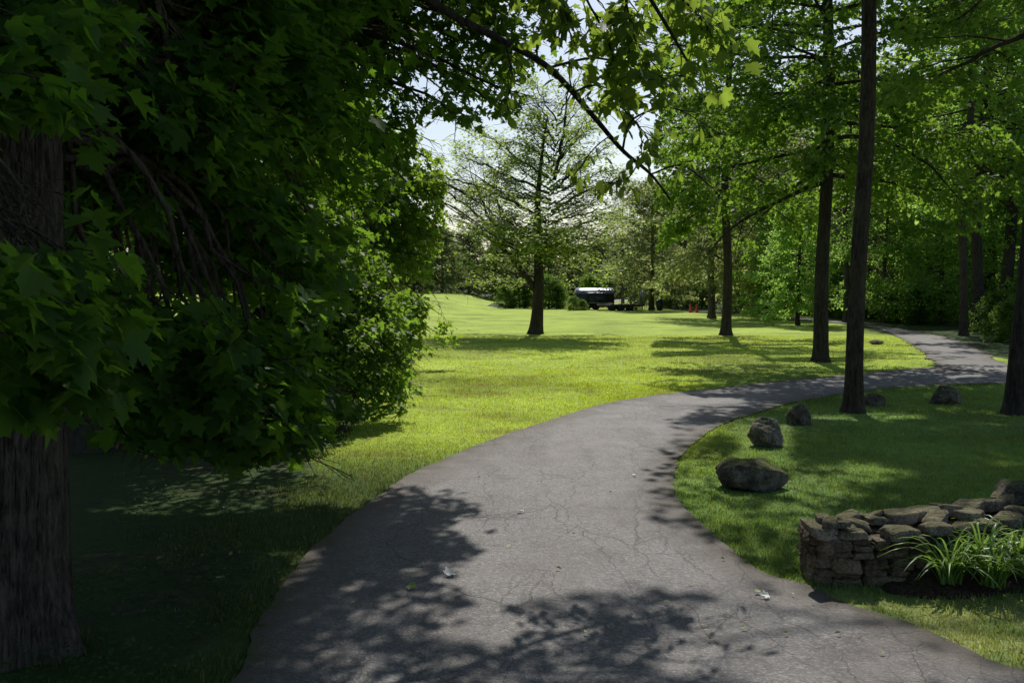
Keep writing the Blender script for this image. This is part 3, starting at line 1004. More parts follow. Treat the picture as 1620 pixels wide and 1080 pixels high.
for k_ in range(28):  # limbs above the frame, added to shade the near sprays
    e = np.array([tr.uniform(-2.8, -.3), tr.uniform(4.4, 7.8), tr.uniform(4.2, 6.4)])
    a = T1 + np.array([.06, .05, tr.uniform(4.0, 6.6)])
    T.limb(limb_to(T, a, a * .5 + e * .5 + UP * .4, e), .03, .004, 10, .8, 4, .3, (30, 65), .12, .06, .25, .3, 5, .3)
# canopy overhead that keeps the verge dark
for k_ in range(30):
    e = np.array([tr.uniform(-5.0, .1), tr.uniform(3.2, 9.5), tr.uniform(4.3, 7.2)])
    a = T1 + np.array([.06, .05, tr.uniform(4.2, 6.8)])
    T.limb(limb_to(T, a, a * .5 + e * .5 + UP * .5, e), .03, .004, 10, .8, 4, .3, (30, 65), .12, .06, .25, .3, 5, .3)
def keep_t1(p):
    k = sun_keep(p) & view_keep(p) & (gaps(p, thr=.0) | (p[:, 2] < 3.6))
    px, py = proj(p)
    # bare ground shows under the boughs, the bole stays visible
    k &= tiers(p, T1, .9, -.42) | (p[:, 2] > 4.2) | (p[:, 1] < 4)
    low = np.interp(px, [-200, 0, 130, 250, 400, 470, 560, 700], [640, 640, 670, 715, 735, 718, 640, 560])
    k &= py < low + rng.normal(0, 8, len(p))
    bole = (px < 135) & (px > -60) & (p[:, 1] < 4.6) & ~((py > 400) & (py < 660)) & (py > 190)
    k &= ~bole
    bole2 = (px < 62) & (p[:, 1] < 2.6) & ((py < 250) | (py > 650))
    k &= ~bole2
    k &= (p[:, 1] > 2.35)
    return k
lm = T.leaves(7.0, .105, MAPLE, .05, .16, .30, keep_t1, .4, .22, .7, (.22, .10, 1))
tree_n = world_tree('maple_tree', 'near maple with thick furrowed trunk beside the drive and big drooping leaves', T1, near_trunk(), T, lm, 'bark_near', 'leaf_maple')
print('near maple leaves', T.n_leaves)

# --- second maple: limbs arching over the shaded side of the drive ----------------------------------------
C0 = np.array([-4.4, 10.2, 0])
T = Tree(202)
geo, ax = trunk_mesh(.24, 9.5, (.02, 0), .4, 1.6, 20, 44, 3)
tgt = []
for e in [(838, 150, 10.8), (800, 175, 10.9), (745, 185, 10.6), (690, 170, 10.4), (650, 215, 10.2), (620, 235, 9.8), (820, 60, 10.9), (760, 40, 10.6), (700, 20, 10.2), (640, 60, 9.8), (580, 110, 9.4), (760, 120, 11.4), (690, 100, 11.2), (620, 150, 10.8),
          (550, 200, 10.4), (860, -20, 10.6), (780, -60, 10.2), (700, -80, 9.6), (600, -40, 9.2), (640, -120, 9.0), (560, 20, 11), (500, 100, 11.5), (520, -60, 10.0), (780, -140, 10.6), (860, 100, 11.2), (600, 280, 11.5), (540, 300, 11.0),
          (480, 220, 11.8), (430, 120, 11.2), (560, 380, 12), (500, 420, 11.6), (700, -200, 9.2), (600, -200, 8.8), (790, -230, 9.6), (500, -180, 8.6), (420, -100, 9.0), (400, 330, 11.5), (300, 200, 11.5), (300, 420, 11.5), (200, 300, 11.5), (150, 120, 11), (80, 360, 11.5), (60, 200, 11)]:
    tgt.append(P(*e))
for e in tgt:
    z0 = np.clip(e[2] + T.r.uniform(.2, 1.5), 2.2, 9)
    a, r_ = ax(z0)
    a = a + C0
    mid = a * .5 + e * .5 + UP * (.25 + .25 * abs(a[2] - e[2]))
    T.limb(limb_to(T, a, mid, e), .05, .004, 12, .95, 5, .36, (30, 65), .12, .05, .25, .3, 5, .25)
for k_ in range(62):
    e = np.array([T.r.uniform(-1.9, .5), T.r.uniform(7.6, 13.4), T.r.uniform(3.9, 6.4)])
    a, r_ = ax(np.clip(e[2] + T.r.uniform(.2, 1.5), 2.2, 9))
    a = a + C0
    T.limb(limb_to(T, a, a * .5 + e * .5 + UP * .5, e), .05, .004, 11, .8, 5, .34, (30, 65), .12, .05, .25, .45, 5, .25)
def keep_c(p):
    px, py = proj(p)
    return sun_keep(p) & view_keep(p) & (gaps(p, thr=.08) | (p[:, 2] < 3.4) | (p[:, 0] - p[:, 2] * SUN[0] / SUN[2] > -1.15))
lm = T.leaves(9, .085, MAPLE_LO, .06, .4, .42, keep_c, .5)
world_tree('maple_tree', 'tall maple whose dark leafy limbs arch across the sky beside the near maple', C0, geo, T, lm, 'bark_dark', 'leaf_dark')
print('second maple leaves', T.n_leaves)

# --- bushy maple drooping to the lawn -----------------------------------------------------------------------
B0 = np.array([-4.1, 13.6, 0])
T = Tree(303)
T.kt = lambda q: tiers(q[None], B0, .9, -.27, 43)[0]
geo, ax = trunk_mesh(.17, 6.5, (0, 0), .35, 1.6, 16, 40, 5)
for k_ in range(78):
    f = T.r.uniform(0, 1)
    az = T.r.uniform(-2.9, .6) if k_ % 3 else T.r.uniform(-PI, PI)
    zt = .25 + 6.2 * f ** 1.1
    rad = 2.95 * (1 - .55 * (zt / 7.2) ** 2) * T.r.uniform(.62, 1.0)
    e = B0 + np.array([math.cos(az) * rad, math.sin(az) * rad * .8, zt])
    z0 = min(6.2, zt + T.r.uniform(.3, 1.5))
    a, r_ = ax(z0)
    a = a + B0
    T.limb(limb_to(T, a, a * .45 + e * .55 + UP * (.25 + .2 * abs(a[2] - e[2])), e), .03, .004, 10, .75, 4, .3, (30, 65), .12, .09, .28, .28, 5, .3)
for e in [(648, 600, 12.2), (640, 560, 12.4), (620, 640, 11.9), (570, 650, 11.6), (520, 640, 11.4), (480, 640, 11.2), (600, 600, 11.8), (560, 590, 11.6), (620, 520, 12.6), (600, 460, 12.8), (640, 480, 13.2), (520, 560, 11.3), (500, 480, 11.2), (440, 600, 11.2), (560, 420, 12.2), (590, 540, 11.8), (650, 625, 12.3), (545, 520, 11.6), (400, 560, 11), (380, 640, 10.8), (460, 540, 11), (470, 660, 11), (420, 680, 10.8), (350, 690, 10.8)]:
    e = P(*e)
    a, r_ = ax(np.clip(e[2] + 1.4, 1.2, 6))
    a = a + B0
    T.limb(limb_to(T, a, a * .45 + e * .55 + UP * .5, e), .03, .004, 10, .7, 5, .28, (30, 65), .12, .09, .28, .3, 5, .3)
def keep_b(p):
    px, py = proj(p)
    low = np.interp(px, [0, 400, 470, 520, 640, 700], [690, 690, 680, 665, 668, 600])
    return (sun_keep(p) | (p[:, 2] < 1.6)) & tiers(p, B0, .9, -.25, 43) & view_keep(p) & (py < low + rng.normal(0, 5, len(p))) & (p[:, 2] > .04)
lm = T.leaves(11, .074, MAPLE_LO, .06, .22, .42, keep_b, .5)
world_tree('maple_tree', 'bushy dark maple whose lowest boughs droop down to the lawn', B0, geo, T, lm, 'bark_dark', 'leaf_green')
print('bushy maple leaves', T.n_leaves)

# --- sunlit pale maple behind it ------------------------------------------------------------------------------
S0 = np.array([-5.0, 20.5, 0])
T = Tree(404)
geo, ax = trunk_mesh(.2, 8.5, (0, 0), .35, 1.6, 16, 40, 6)
for e in [(690, 530, 19.6), (670, 545, 19.4), (650, 555, 19.2), (700, 500, 20), (690, 470, 20), (650, 500, 19.4), (735, 440, 20.4), (760, 400, 20.6), (790, 340, 20.6), (740, 350, 20.2), (700, 400, 19.8), (650, 420, 19.4), (600, 400, 19), (700, 320, 20),
          (650, 330, 19.6), (600, 320, 19), (720, 290, 20.4), (670, 285, 20), (620, 260, 19.6), (560, 300, 19), (580, 360, 19), (640, 380, 20), (690, 360, 21), (760, 320, 21), (560, 440, 19), (600, 470, 19.4), (620, 540, 19), (560, 200, 19.5), (500, 250, 19), (780, 375, 20.8), (745, 395, 20.2)]:
    e = P(*e)
    a, r_ = ax(np.clip(e[2] + T.r.uniform(.4, 1.8), 1.2, 8))
    a = a + S0
    T.limb(limb_to(T, a, a * .45 + e * .55 + UP * (.3 + .2 * abs(a[2] - e[2])), e), .04, .004, 11, 1.1, 5, .45, (30, 65), .12, .09, .28, .3, 5, .3)
for k_ in range(30):
    az = T.r.uniform(-PI, PI)
    zt = .8 + 7.5 * T.r.uniform(0, 1)
    rad = 3.2 * (1 - .5 * (zt / 9) ** 2) * T.r.uniform(.6, 1)
    e = S0 + np.array([math.cos(az) * rad, math.sin(az) * rad, zt])
    a, r_ = ax(min(8, zt + T.r.uniform(.2, 1.4)))
    a = a + S0
    T.limb(limb_to(T, a, a * .45 + e * .55 + UP * .5, e), .04, .004, 10, 1.0, 4, .42, (30, 65), .12, .08, .28, .28, 5, .3)
def keep_s(p):
    px, py = proj(p)
    low = np.interp(px, [500, 600, 640, 700, 745, 760, 800], [600, 580, 575, 560, 540, 450, 400])
    return sun_keep(p) & tiers(p, S0, .7, -.12, 45) & (py < low + rng.normal(0, 4, len(p))) & (p[:, 2] > .1)
lm = T.leaves(8, .115, MAPLE_LO, .08, .28, .45, keep_s, .5)
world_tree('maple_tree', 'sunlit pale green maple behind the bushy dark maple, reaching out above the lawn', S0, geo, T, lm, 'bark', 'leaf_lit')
print('pale maple leaves', T.n_leaves)

# --- overhanging bough --------------------------------------------------------------------------------------
O0 = np.array([-3.3, 2.3, 0])
T = Tree(505)
geo, ax = trunk_mesh(.2, 6.5, (.02, 0), .5, 1.6, 18, 40, 8)
a, r_ = ax(5.4)
a = a + O0
main = spline([a, P(420, -230, 6.2), P(680, 0, 7.2), P(790, 62, 7.5), P(868, 108, 7.6), P(935, 180, 7.6), P(985, 238, 7.5), P(1030, 276, 7.4), P(1062, 318, 7.3)], 46)
T.limb(main, .040, .005, 0)
def bough(pxs, r0, sec=6, sl=.35, tw=2, twl=.2, t0=.2):
    T.limb(spline([P(*q) for q in pxs], 12), r0, .003, sec, sl, tw, twl, (25, 60), .12, .08, .25, t0, 4, .3)
bough([(868, 108, 7.6), (940, 92, 7.6), (1010, 108, 7.5), (1090, 122, 7.3)], .012, 5, .25, 1, .15, .5)
bough([(905, 148, 7.6), (940, 135, 7.5), (985, 150, 7.4)], .010, 4, .22, 1, .12)
bough([(985, 238, 7.5), (1000, 190, 7.4), (1060, 170, 7.3), (1120, 200, 7.2)], .010, 6, .3, 2, .18)
bough([(940, 185, 7.6), (905, 140, 7.6), (900, 90, 7.7)], .009, 4, .22, 1, .14)
bough([(1030, 276, 7.4), (1080, 262, 7.3), (1130, 300, 7.2)], .008, 5, .25, 2, .16)
bough([(800, 70, 7.5), (810, 120, 7.4), (802, 160, 7.4)], .008, 4, .2, 1, .12)
bough([(850, 100, 7.6), (852, 60, 7.7), (880, 20, 7.8)], .010, 5, .3, 2, .2)
bough([(965, 215, 7.5), (940, 235, 7.4), (915, 268, 7.3)], .006, 4, .2, 1, .1, .5)
bough([(1010, 258, 7.4), (990, 285, 7.3), (960, 290, 7.2)], .006, 4, .2, 1, .1, .5)
bough([(935, 180, 7.6), (965, 160, 7.5), (1010, 200, 7.4), (1015, 250, 7.3)], .008, 6, .25, 2, .15)
n_oval = len(T.tw)
for k_ in range(54):  # unseen crown over and behind the camera, added to darken the maple side
    e = np.array([T.r.uniform(-7.5, .8), T.r.uniform(-4.5, 3.6), T.r.uniform(3.6, 8.0)])
    b_, _r = ax(np.clip(e[2] + T.r.uniform(-1.0, .6), 2.8, 6.4))
    b_ = b_ + O0
    T.limb(limb_to(T, b_, b_ * .5 + e * .5 + UP * .4, e), .04, .004, 11, 1.1, 5, .42, (30, 65), .12, .05, .25, .3, 5, .25)
# upper spray of dark leaves
top2 = spline([a + UP * .6, P(700, -330, 5.6), P(900, -140, 6.2), P(1000, -40, 6.4), P(1060, 50, 6.4), P(1100, 120, 6.3)], 30)
T.limb(top2, .030, .004, 9, .5, 3, .22, (30, 65), .12, .08, .25, .55)
bough([(900, -140, 6.2), (920, -20, 6.6), (960, 60, 6.6), (985, 150, 6.6)], .012, 9, .34, 3, .2, .3)
bough([(1000, -40, 6.4), (1080, 0, 6.4), (1130, 60, 6.4)], .010, 8, .3, 3, .2)
bough([(880, -160, 6.2), (860, -40, 6.4), (905, 35, 6.5)], .010, 7, .3, 3, .2, .4)
bough([(980, -60, 6.4), (1000, 50, 6.4), (1030, 130, 6.3)], .010, 8, .3, 3, .2, .3)
# shade on the near paving
for e in [(.75, 8.9, 3.9), (.35, 8.5, 3.8), (-.1, 8.3, 3.8), (1.2, 8.8, 3.9), (.9, 8.4, 4.1), (-.3, 8.7, 4.0), (1.3, 9.1, 4.1)]:
    e = np.array(e)
    T.limb(limb_to(T, a + UP * .5, a * .4 + e * .6 + UP * .7, e), .02, .004, 7, .4, 3, .22, (30, 65), .12, .08, .25, .6)
LIT_O = [(q if q[1] < 930 or q[0] > 1180 else (q[0], max(q[1], 940))) for q in LIT]
SHOW = [(1160, 1100), (1000, 1100), (1128, 955), (1060, 938), (880, 940), (760, 985), (715, 930), (752, 870), (700, 840), (765, 812), (735, 780), (620, 742), (548, 705), (548, 668), (660, 590), (1080, 622), (1130, 636), (1010, 745), (1062, 800), (1250, 925), (1420, 950), (1640, 952), (1640, 1100)]
def keep_o(p):
    px, py = proj(p)
    k = sun_keep(p, poly=SHOW, prob=.8)
    dense = ((px > 960) & (px < 1110) & (py < 130)) | (py < -20)
    k &= ~((p[:, 1] > 7.75) & (p[:, 2] > 3.3) & (rng.uniform(0, 1, len(p)) < .66))
    return k & ((rng.uniform(0, 1, len(p)) < .62) | dense | (p[:, 1] < 3.8)) & (py < 345) & ((p[:, 1] < 3.8) | (px > 640)) & ((p[:, 2] > 2.9) | (p[:, 1] > 4))
allt = T.tw
T.tw = allt[:n_oval]
lm = T.leaves(5, .10, [(0, 0), (.13, .2), (.25, .55), (.20, .82), (0, 1.02)], .03, .75, .5, keep_o, .5)
T.tw = allt[n_oval:]
print(len(T.tw), 'twigs')
lm2 = T.leaves(4.5, .10, MAPLE, .045, .5, .5, keep_o, .5)
lm.add(lm2.v[0], lm2.l[0], lm2.c[0])
world_tree('overhanging_tree', 'tree whose thin dark bough with loose leaves hangs down across the sky above the drive', O0, geo, T, lm, 'bark_dark', 'leaf_fresh')
print('bough leaves', T.n_leaves)

# --- lone tree on the lawn: layered sparse branches -----------------------------------------------------------
LT = G(847, 528)
T = Tree(606)
T.twr = 1.5
geo, ax = trunk_mesh(.235, 7.6, (.055, 0), .10, 1.3, 20, 44, 2, .03, .45)
def lone(px0, py0, px1, py1, dy, r0, arch=.1, sec=12, sl=.32):
    a = P(px0, py0, LT[1]); e = P(px1, py1, LT[1] + dy)
    L = np.linalg.norm(e - a)
    T.limb(limb_to(T, a, a * .5 + e * .5 + UP * arch * L, e), r0, .012, sec, sl * L, 6, .6, (30, 60), .10, -.02, .22, .22, 6, .3, .5)
def lone3(pts, r0, sec=14, sl=.30, dy=0.0):
    n_ = len(pts)
    w = spline([P(x_, y_, LT[1] + dy * k_ / (n_ - 1)) for k_, (x_, y_) in enumerate(pts)], 16)
    w = w + np.r_[np.zeros((1, 3)), T.r.normal(0, .03, (15, 3))]
    L = np.linalg.norm(w[-1] - w[0])
    T.limb(w, r0, .008, int(sec * .8), sl * L, 6, .5, (28, 55), .09, -.03, .20, .15, 6, .25, .34)
rr2 = T.r
lone3([(846, 458), (807, 404), (768, 373), (716, 345)], .12, 16, .28, -1.5)
lone3([(800, 398), (760, 345), (715, 310), (690, 300)], .06, 14, .3, 1)
lone3([(846, 458), (805, 448), (768, 452)], .05, 10, .35, 1.5)
lone3([(851, 440), (800, 428), (740, 425)], .04, 10, .35, -2)
lone3([(862, 392), (900, 393), (939, 388), (985, 382)], .06, 14, .3, -1)
lone3([(862, 396), (900, 420), (940, 430), (965, 428)], .04, 12, .35, 2)
lone3([(866, 380), (905, 362), (945, 345), (985, 330)], .065, 14, .3, .8)
lone3([(872, 335), (915, 308), (950, 292), (985, 280)], .06, 14, .3, -.8)
lone3([(875, 300), (905, 275), (935, 250), (968, 228)], .055, 14, .3, 1)
lone3([(877, 285), (890, 215), (896, 170), (900, 135)], .07, 14, .3, .3)
lone3([(880, 260), (915, 215), (940, 185)], .035, 12, .32, -1)
lone3([(872, 255), (840, 235), (805, 222)], .04, 12, .35, 1)
lone3([(869, 306), (819, 285), (768, 262), (735, 250)], .055, 16, .3, -1.2)
lone3([(864, 353), (811, 320), (745, 292), (700, 285)], .06, 16, .3, 1)
lone3([(860, 385), (805, 365), (745, 345)], .05, 14, .32, -2)
lone3([(868, 280), (820, 250), (780, 222), (755, 210)], .045, 14, .32, .5)
lone3([(878, 230), (860, 190), (845, 165)], .03, 10, .35, .8)
for k_ in range(30):
    f = (k_ + .5) / 30
    py0 = 415 - 235 * f
    tx = 860 + (428 - py0) * .09
    sgn = 1 if k_ % 2 else -1
    reach = (150 * (1 - .55 * f) * rr2.uniform(.5, 1.1))
    rise = float(np.interp(py0, [180, 230, 295, 340, 415], [1.8, 1.4, .75, .5, .12])) * rr2.uniform(.7, 1.25)
    reach = reach / (1 + .45 * rise)
    lone3([(tx, py0), (tx + sgn * reach * .45, py0 - reach * rise * .38), (tx + sgn * reach, py0 - reach * rise)], .035, 12, .34, rr2.uniform(-3.8, 3.8))
for k_ in range(14):
    py0 = rr2.uniform(280, 425)
    tx = 860 + (428 - py0) * .09
    ex = rr2.uniform(-150, 150)
    lone3([(tx, py0), (tx + ex * .5, py0 - abs(ex) * .12), (tx + ex, py0 - abs(ex) * rr2.uniform(.2, .55))], .04, 14, .34, rr2.uniform(-6.5, -3.5))
for e in [(735, 240), (765, 222), (790, 235), (715, 265), (750, 262), (780, 262), (700, 300), (735, 300), (810, 255)]:
    lone3([(800, 395), (775 + rr2.uniform(-15, 15), 320), e], .03, 12, .32, rr2.uniform(-2.5, 2.5))
lm = T.leaves(7.5, .115, HEXA, .10, .05, .22, lambda p: tiers(p, LT, .62, -.22, 48), .35)
world_tree('lawn_tree', 'lone sparse tree with a dark forked trunk in the middle of the sunny lawn', LT, geo, T, lm, 'bark_dark', 'leaf_sparse')
print('lone leaves', T.n_leaves)

# --- tall trees of the other side ------------------------------------------------------------------------------
def right_tree(seed, px, py, label, r, h, crown0, crown_r, nl, per, size, lean, leaf='leaf_green', bark='bark_dark', elev=(-8, 40), keep=None, gthr=.36, **kw):
    loc = G(px, py)
    kp = None
    def kp(p, loc=loc):
        k = sun_keep(p, loc) & (gaps(p, loc, .62, gthr, 91) | (p[:, 1] + loc[1] > 40))
        if keep is not None: k &= keep(p + loc)
        return k
    geo, br, lm = auto_tree(seed, h, r, crown0, crown_r, nl, leaf, per, size, MAPLE_LO, lean, elev, keep=kp, **kw)
    return tree_object('shade_tree', label, geo, br, lm, loc, bark, leaf)
def keep_gap(p):   # the view past the drive stays open under the crowns
    px, py = proj(p)
    return ~((py > 330 + rng.normal(0, 12, len(p))) & (px < 1290)) & (px > 1010 + rng.normal(0, 15, len(p)))
right_tree(11, 1299, 572, 'tall straight dark trunk with flared base on the lawn just past the drive', .165, 13.5, 3.9, 4.4, 60, 15, .115, (.0, 0), elev=(-12, 45), sec=10, tw=5, tw_len=.45, sec_len=.36, top_r=.45, keep=keep_gap, nn=24, gthr=.62)
right_tree(12, 1351, 652, 'slim bare grey trunk rising from the boulder bed, nearest the drive', .112, 14, 5.8, 3.6, 42, 11, .11, (.008, 0), bark='bark_warm', elev=(-5, 45), sec=9, tw=4, tw_len=.42, sec_len=.38, top_r=.5, nn=24, flat=.3)
right_tree(13, 1606, 655, 'dark trunk at the far end of the boulder lawn', .128, 14, 4.8, 3.8, 40, 11, .11, (.02, 0), elev=(-5, 45), sec=9, tw=4, tw_len=.42, sec_len=.38, top_r=.5, nn=24)
right_tree(14, 1148, 530, 'dark trunk on the lawn with a dense green crown behind the traffic cones', .18, 12.5, 4.4, 3.4, 40, 11, .13, (.004, 0), elev=(-25, 45), sec=9, tw=5, tw_len=.55, sec_len=.4, top_r=.4, keep=lambda p: proj(p)[0] > 1035)
right_tree(15, 1524, 531, 'slender straight trunk at the wood edge above the pale upper drive', .14, 14, 6.0, 3.6, 28, 6, .18, (.004, 0), leaf='leaf_lit', bark='bark_warm', elev=(-15, 45), sec=9, tw=4, tw_len=.55, sec_len=.4, top_r=.5)
right_tree(16, 1126, 503, 'smaller tree with olive leaves standing close behind the two orange cones', .2, 11, 2.6, 3.6, 34, 7, .17, (.01, 0), leaf='leaf_olive', bark='bark', elev=(-20, 50), sec=9, tw=5, tw_len=.6, sec_len=.42, top_r=.3)
print('right done')

# --- woods: prototypes copied ------------------------------------------------------------------------------------
def copy_tree(o, loc, rz, s, label, group):
    c = o.copy()
    C.objects.link(c)
    c.location = loc
    c.rotation_euler = (0, 0, rz)
    c.scale = (s, s, s)
    c['label'] = label
    if group: c['group'] = group
    elif 'group' in c: del c['group']
    for ch in o.children:
        d = ch.copy()
        C.objects.link(d)
        d.parent = c
    return c

protos = {}
PSPEC = {
    'olive': dict(seed=21, h=9.5, r=.22, crown0=1.0, crown_r=3.6, nlimb=44, leaf='leaf_olive', per=10, size=.16, shape=HEXA, elev=(-5, 55), sec=9, tw=5, tw_len=.7, sec_len=.4, bark='bark', twr=1.6),
    'green': dict(seed=22, h=11, r=.2, crown0=1.6, crown_r=3.4, nlimb=46, leaf='leaf_wood', per=8, size=.19, shape=HEXA, elev=(-25, 50), sec=9, tw=5, tw_len=.7, sec_len=.42, bark='bark_dark', twr=2),
    'light': dict(seed=23, h=10, r=.17, crown0=1.4, crown_r=3.2, nlimb=40, leaf='leaf_wood', per=8, size=.16, shape=HEXA, elev=(-20, 50), sec=9, tw=5, tw_len=.7, sec_len=.42, bark='bark', twr=3),
    'tall': dict(seed=24, h=17, r=.24, crown0=6.0, crown_r=3.6, nlimb=44, leaf='leaf_wood', per=4, size=.20, shape=HEXA, elev=(-20, 50), sec=9, tw=5, tw_len=.75, sec_len=.42, bark='bark_dark', twr=3),
    'far': dict(seed=25, h=12, r=.3, crown0=1.0, crown_r=4.6, nlimb=46, leaf='leaf_far', per=8, size=.30, shape=HEXA, elev=(-10, 55), sec=8, tw=5, tw_len=1.0, sec_len=.42, bark='bark', twr=4),
    'bush': dict(seed=26, h=2.6, r=.07, crown0=.15, crown_r=1.6, nlimb=34, leaf='leaf_green', per=7, size=.12, shape=HEXA, elev=(0, 60), sec=7, tw=4, tw_len=.4, sec_len=.42, bark='bark_dark', twr=2),
    'bare': dict(seed=27, h=12, r=.16, crown0=2.6, crown_r=3.0, nlimb=40, leaf='leaf_olive', per=1.6, size=.15, shape=HEXA, elev=(20, 65), sec=9, tw=5, tw_len=.7, sec_len=.42, bark='bark', twr=3.2),
}
used = {}
def wood(kind, px, Y, label, s=1.0, group=None, name=None, cat='tree'):
    x = (px - 810) / FPX * (Y * cp - (0 - EYE) * sp)
    z = float(H(x, Y))
    rz = rng.uniform(0, 6.28)
    if kind not in protos:
        sp_ = dict(PSPEC[kind])
        leaf, bark = sp_['leaf'], sp_['bark']
        geo, br, lm = auto_tree(**sp_)
        o = tree_object(name or 'woodland_tree', label, geo, br, lm, (x, Y, z - .03), bark, leaf, group, rz, cat)
        o.scale = (s, s, s)
        protos[kind] = o
        return o
    o = copy_tree(protos[kind], (x, Y, z - .03), rz, s, label, group)
    if name: o.name = name
    o['category'] = cat
    return o

gDeep = 'trees deep in the shaded wood past the upper drive'
gFar = 'hazy trees along the far edge of the meadow'
gBush = 'shrubs around the parked trailers'
gUnder = 'small leafy understorey trees at the wood edge'
wood('olive', 1031, 74, 'olive leaved tree standing next to the grey board and the drum', .92)
wood('olive', 1085, 84, 'pale olive tree behind the two orange cones', 1.0)
wood('olive', 1195, 66, 'broad olive tree beyond the lawn between two dark trunks', 1.1)
wood('olive', 1262, 72, 'olive tree behind the tall straight dark trunk', 1.25)
wood('bare', 1338, 47, 'thin forked tree with few leaves seen between the two nearest tall trunks', .95)
wood('bare', 985, 92, 'half bare twiggy tree behind the black trailer', .95)
wood('bare', 1230, 58, 'twiggy pale tree at the back of the lawn', .9)
wood('green', 1262, 44, 'low dense green tree drooping to the grass behind the flared trunk', .52)
wood('green', 1225, 52, 'dense green tree at the lawn end beside the twiggy pale tree', .55)
for px, Y, s in ((1400, 46, .7), (1450, 50, .85), (1490, 44, .7), (1570, 42, .7), (1640, 40, .8), (1420, 58, 1.1), (1560, 54, 1.0), (1500, 58, 1.15), (1370, 56, 1.0), (1460, 64, 1.25), (1620, 56, 1.1)):
    wood('light', px, Y, 'small bright leafy understorey tree at the wood edge', s, gUnder)
for px, Y, s in ((1352, 62, .8), (1475, 64, .8), (1330, 56, .62), (1385, 52, .55)):
    wood('green', px, Y, 'small dark green understorey tree at the wood edge', s, gUnder)
for px, Y, s in ((1545, 37, .9), (1562, 43, .9), (1590, 39, 1.0), (1415, 82, 1.0), (1345, 84, 1.1), (1470, 88, 1.1), (1520, 80, 1.0), (1630, 78, 1.0), (1700, 46, 1.0), (1290, 84, 1.1), (1400, 92, 1.2), (1560, 88, 1.2), (1240, 92, 1.1), (1660, 84, 1.2), (1760, 66, 1.1), (1480, 104, 1.3), (1340, 110, 1.3)):
    wood('tall', px, Y, 'tall trunk deep in the shaded wood past the upper drive', s, gDeep)
for px, Y, s in ((610, 98, .62), (655, 104, .56), (700, 100, .5), (742, 108, .52), (785, 104, .46), (825, 112, .48), (868, 108, .46), (905, 116, .5), (945, 112, .5), (990, 122, .6), (1040, 116, .8), (1090, 112, .95), (1140, 106, 1.0), (1190, 112, 1.1), (560, 92, .9), (500, 90, .9)):
    wood('far', px, Y, 'hazy rounded tree along the far edge of the meadow', s, gFar)
for px, Y, s in ((800, 79, .62), (822, 80, .72), (845, 80, .8), (868, 78, .85), (884, 78, .6), (907, 72.3, .34), (921, 72.4, .26), (935, 84, .9)):
    wood('bush', px, Y, 'dark green shrub screening the end of the black trailer', s, gBush, 'shrub', 'shrub')
for px, Y, s in ((1060, 80, .8), (1110, 82, .8), (1165, 70, .7), (1215, 66, .7), (1260, 62, .7), (1310, 56, .7), (1352, 52, .62), (1420, 47, .55), (1455, 44, .5), (1500, 46, .6), (1580, 35, .5), (1600, 30, .42), (1630, 37, .6), (1060, 95, 1.1), (1180, 90, 1.1), (1300, 72, 1.0), (1400, 56, .8)):
    wood('bush', px, Y, 'low dark shrub in the undergrowth along the wood edge', s, 'undergrowth shrubs along the wood edge', 'shrub', 'shrub')
# far screen of woodland, one mass of leaves on rising ground
fm = MB()
n = 42000
ang = rng.uniform(R(-40), R(46), n)
rad = rng.uniform(128, 165, n)
x, y = np.sin(ang) * rad, np.cos(ang) * rad
top = 5.5 + 2.5 * vnoise(np.stack([ang * 30, 0 * ang, 0 * ang], 1), 1, 3) + 2 * vnoise(np.stack([ang * 90, rad * .1, 0 * ang], 1), 1, 5) + 1.5 * sstep(R(8), R(20), ang) + 5 * sstep(R(-8), R(-16), ang)
z = rng.uniform(0, 1, n) ** .8 * top
a = rng.uniform(0, 2 * PI, n)
leaves_mesh(fm, np.stack([x, y, H(x, y) + z], 1), np.stack([np.cos(a), np.sin(a), -.4 + 0 * a], 1), np.stack([rng.normal(0, .6, n), rng.normal(0, .6, n), np.ones(n)], 1), rng.uniform(.5, 1.2, n), HEXA)
fo = fm.build('far_woods', M['leaf_far'])
tag(fo, 'far off woodland closing the view behind the meadow', None, None, 'stuff')

# ---------------------------------------------------------------- boulders
def ico(sub):
    import bmesh
    bm = bmesh.new()
    bmesh.ops.create_icosphere(bm, subdivisions=sub, radius=1)
    v = np.array([q.co[:] for q in bm.verts])
    f = np.array([[w.index for w in q.verts] for q in bm.faces])
    bm.free()
    return v, f
ICO5 = ico(5)
ICO4 = ico(4)
ICO3 = ico(3)

def rock_verts(size, seed, base=ICO5, planes=11, rough=.10):
    v, f = base
    r_ = np.random.default_rng(seed)
    p = v.copy()
    for k_ in range(planes):                     # flat broken faces
        n_ = unit(r_.normal(0, 1, 3) * [1, 1, .8])
        c = r_.uniform(.62, .88)
        d = p @ n_ - c
        p = p - np.outer(np.maximum(d, 0) * .93, n_)
    p = p * (1 + rough * fbm(v, 1.4, seed, 3) + rough * .5 * fbm(v, 4.5, seed + 5, 4))[:, None]
    p = p * np.asarray(size)
    return p, f

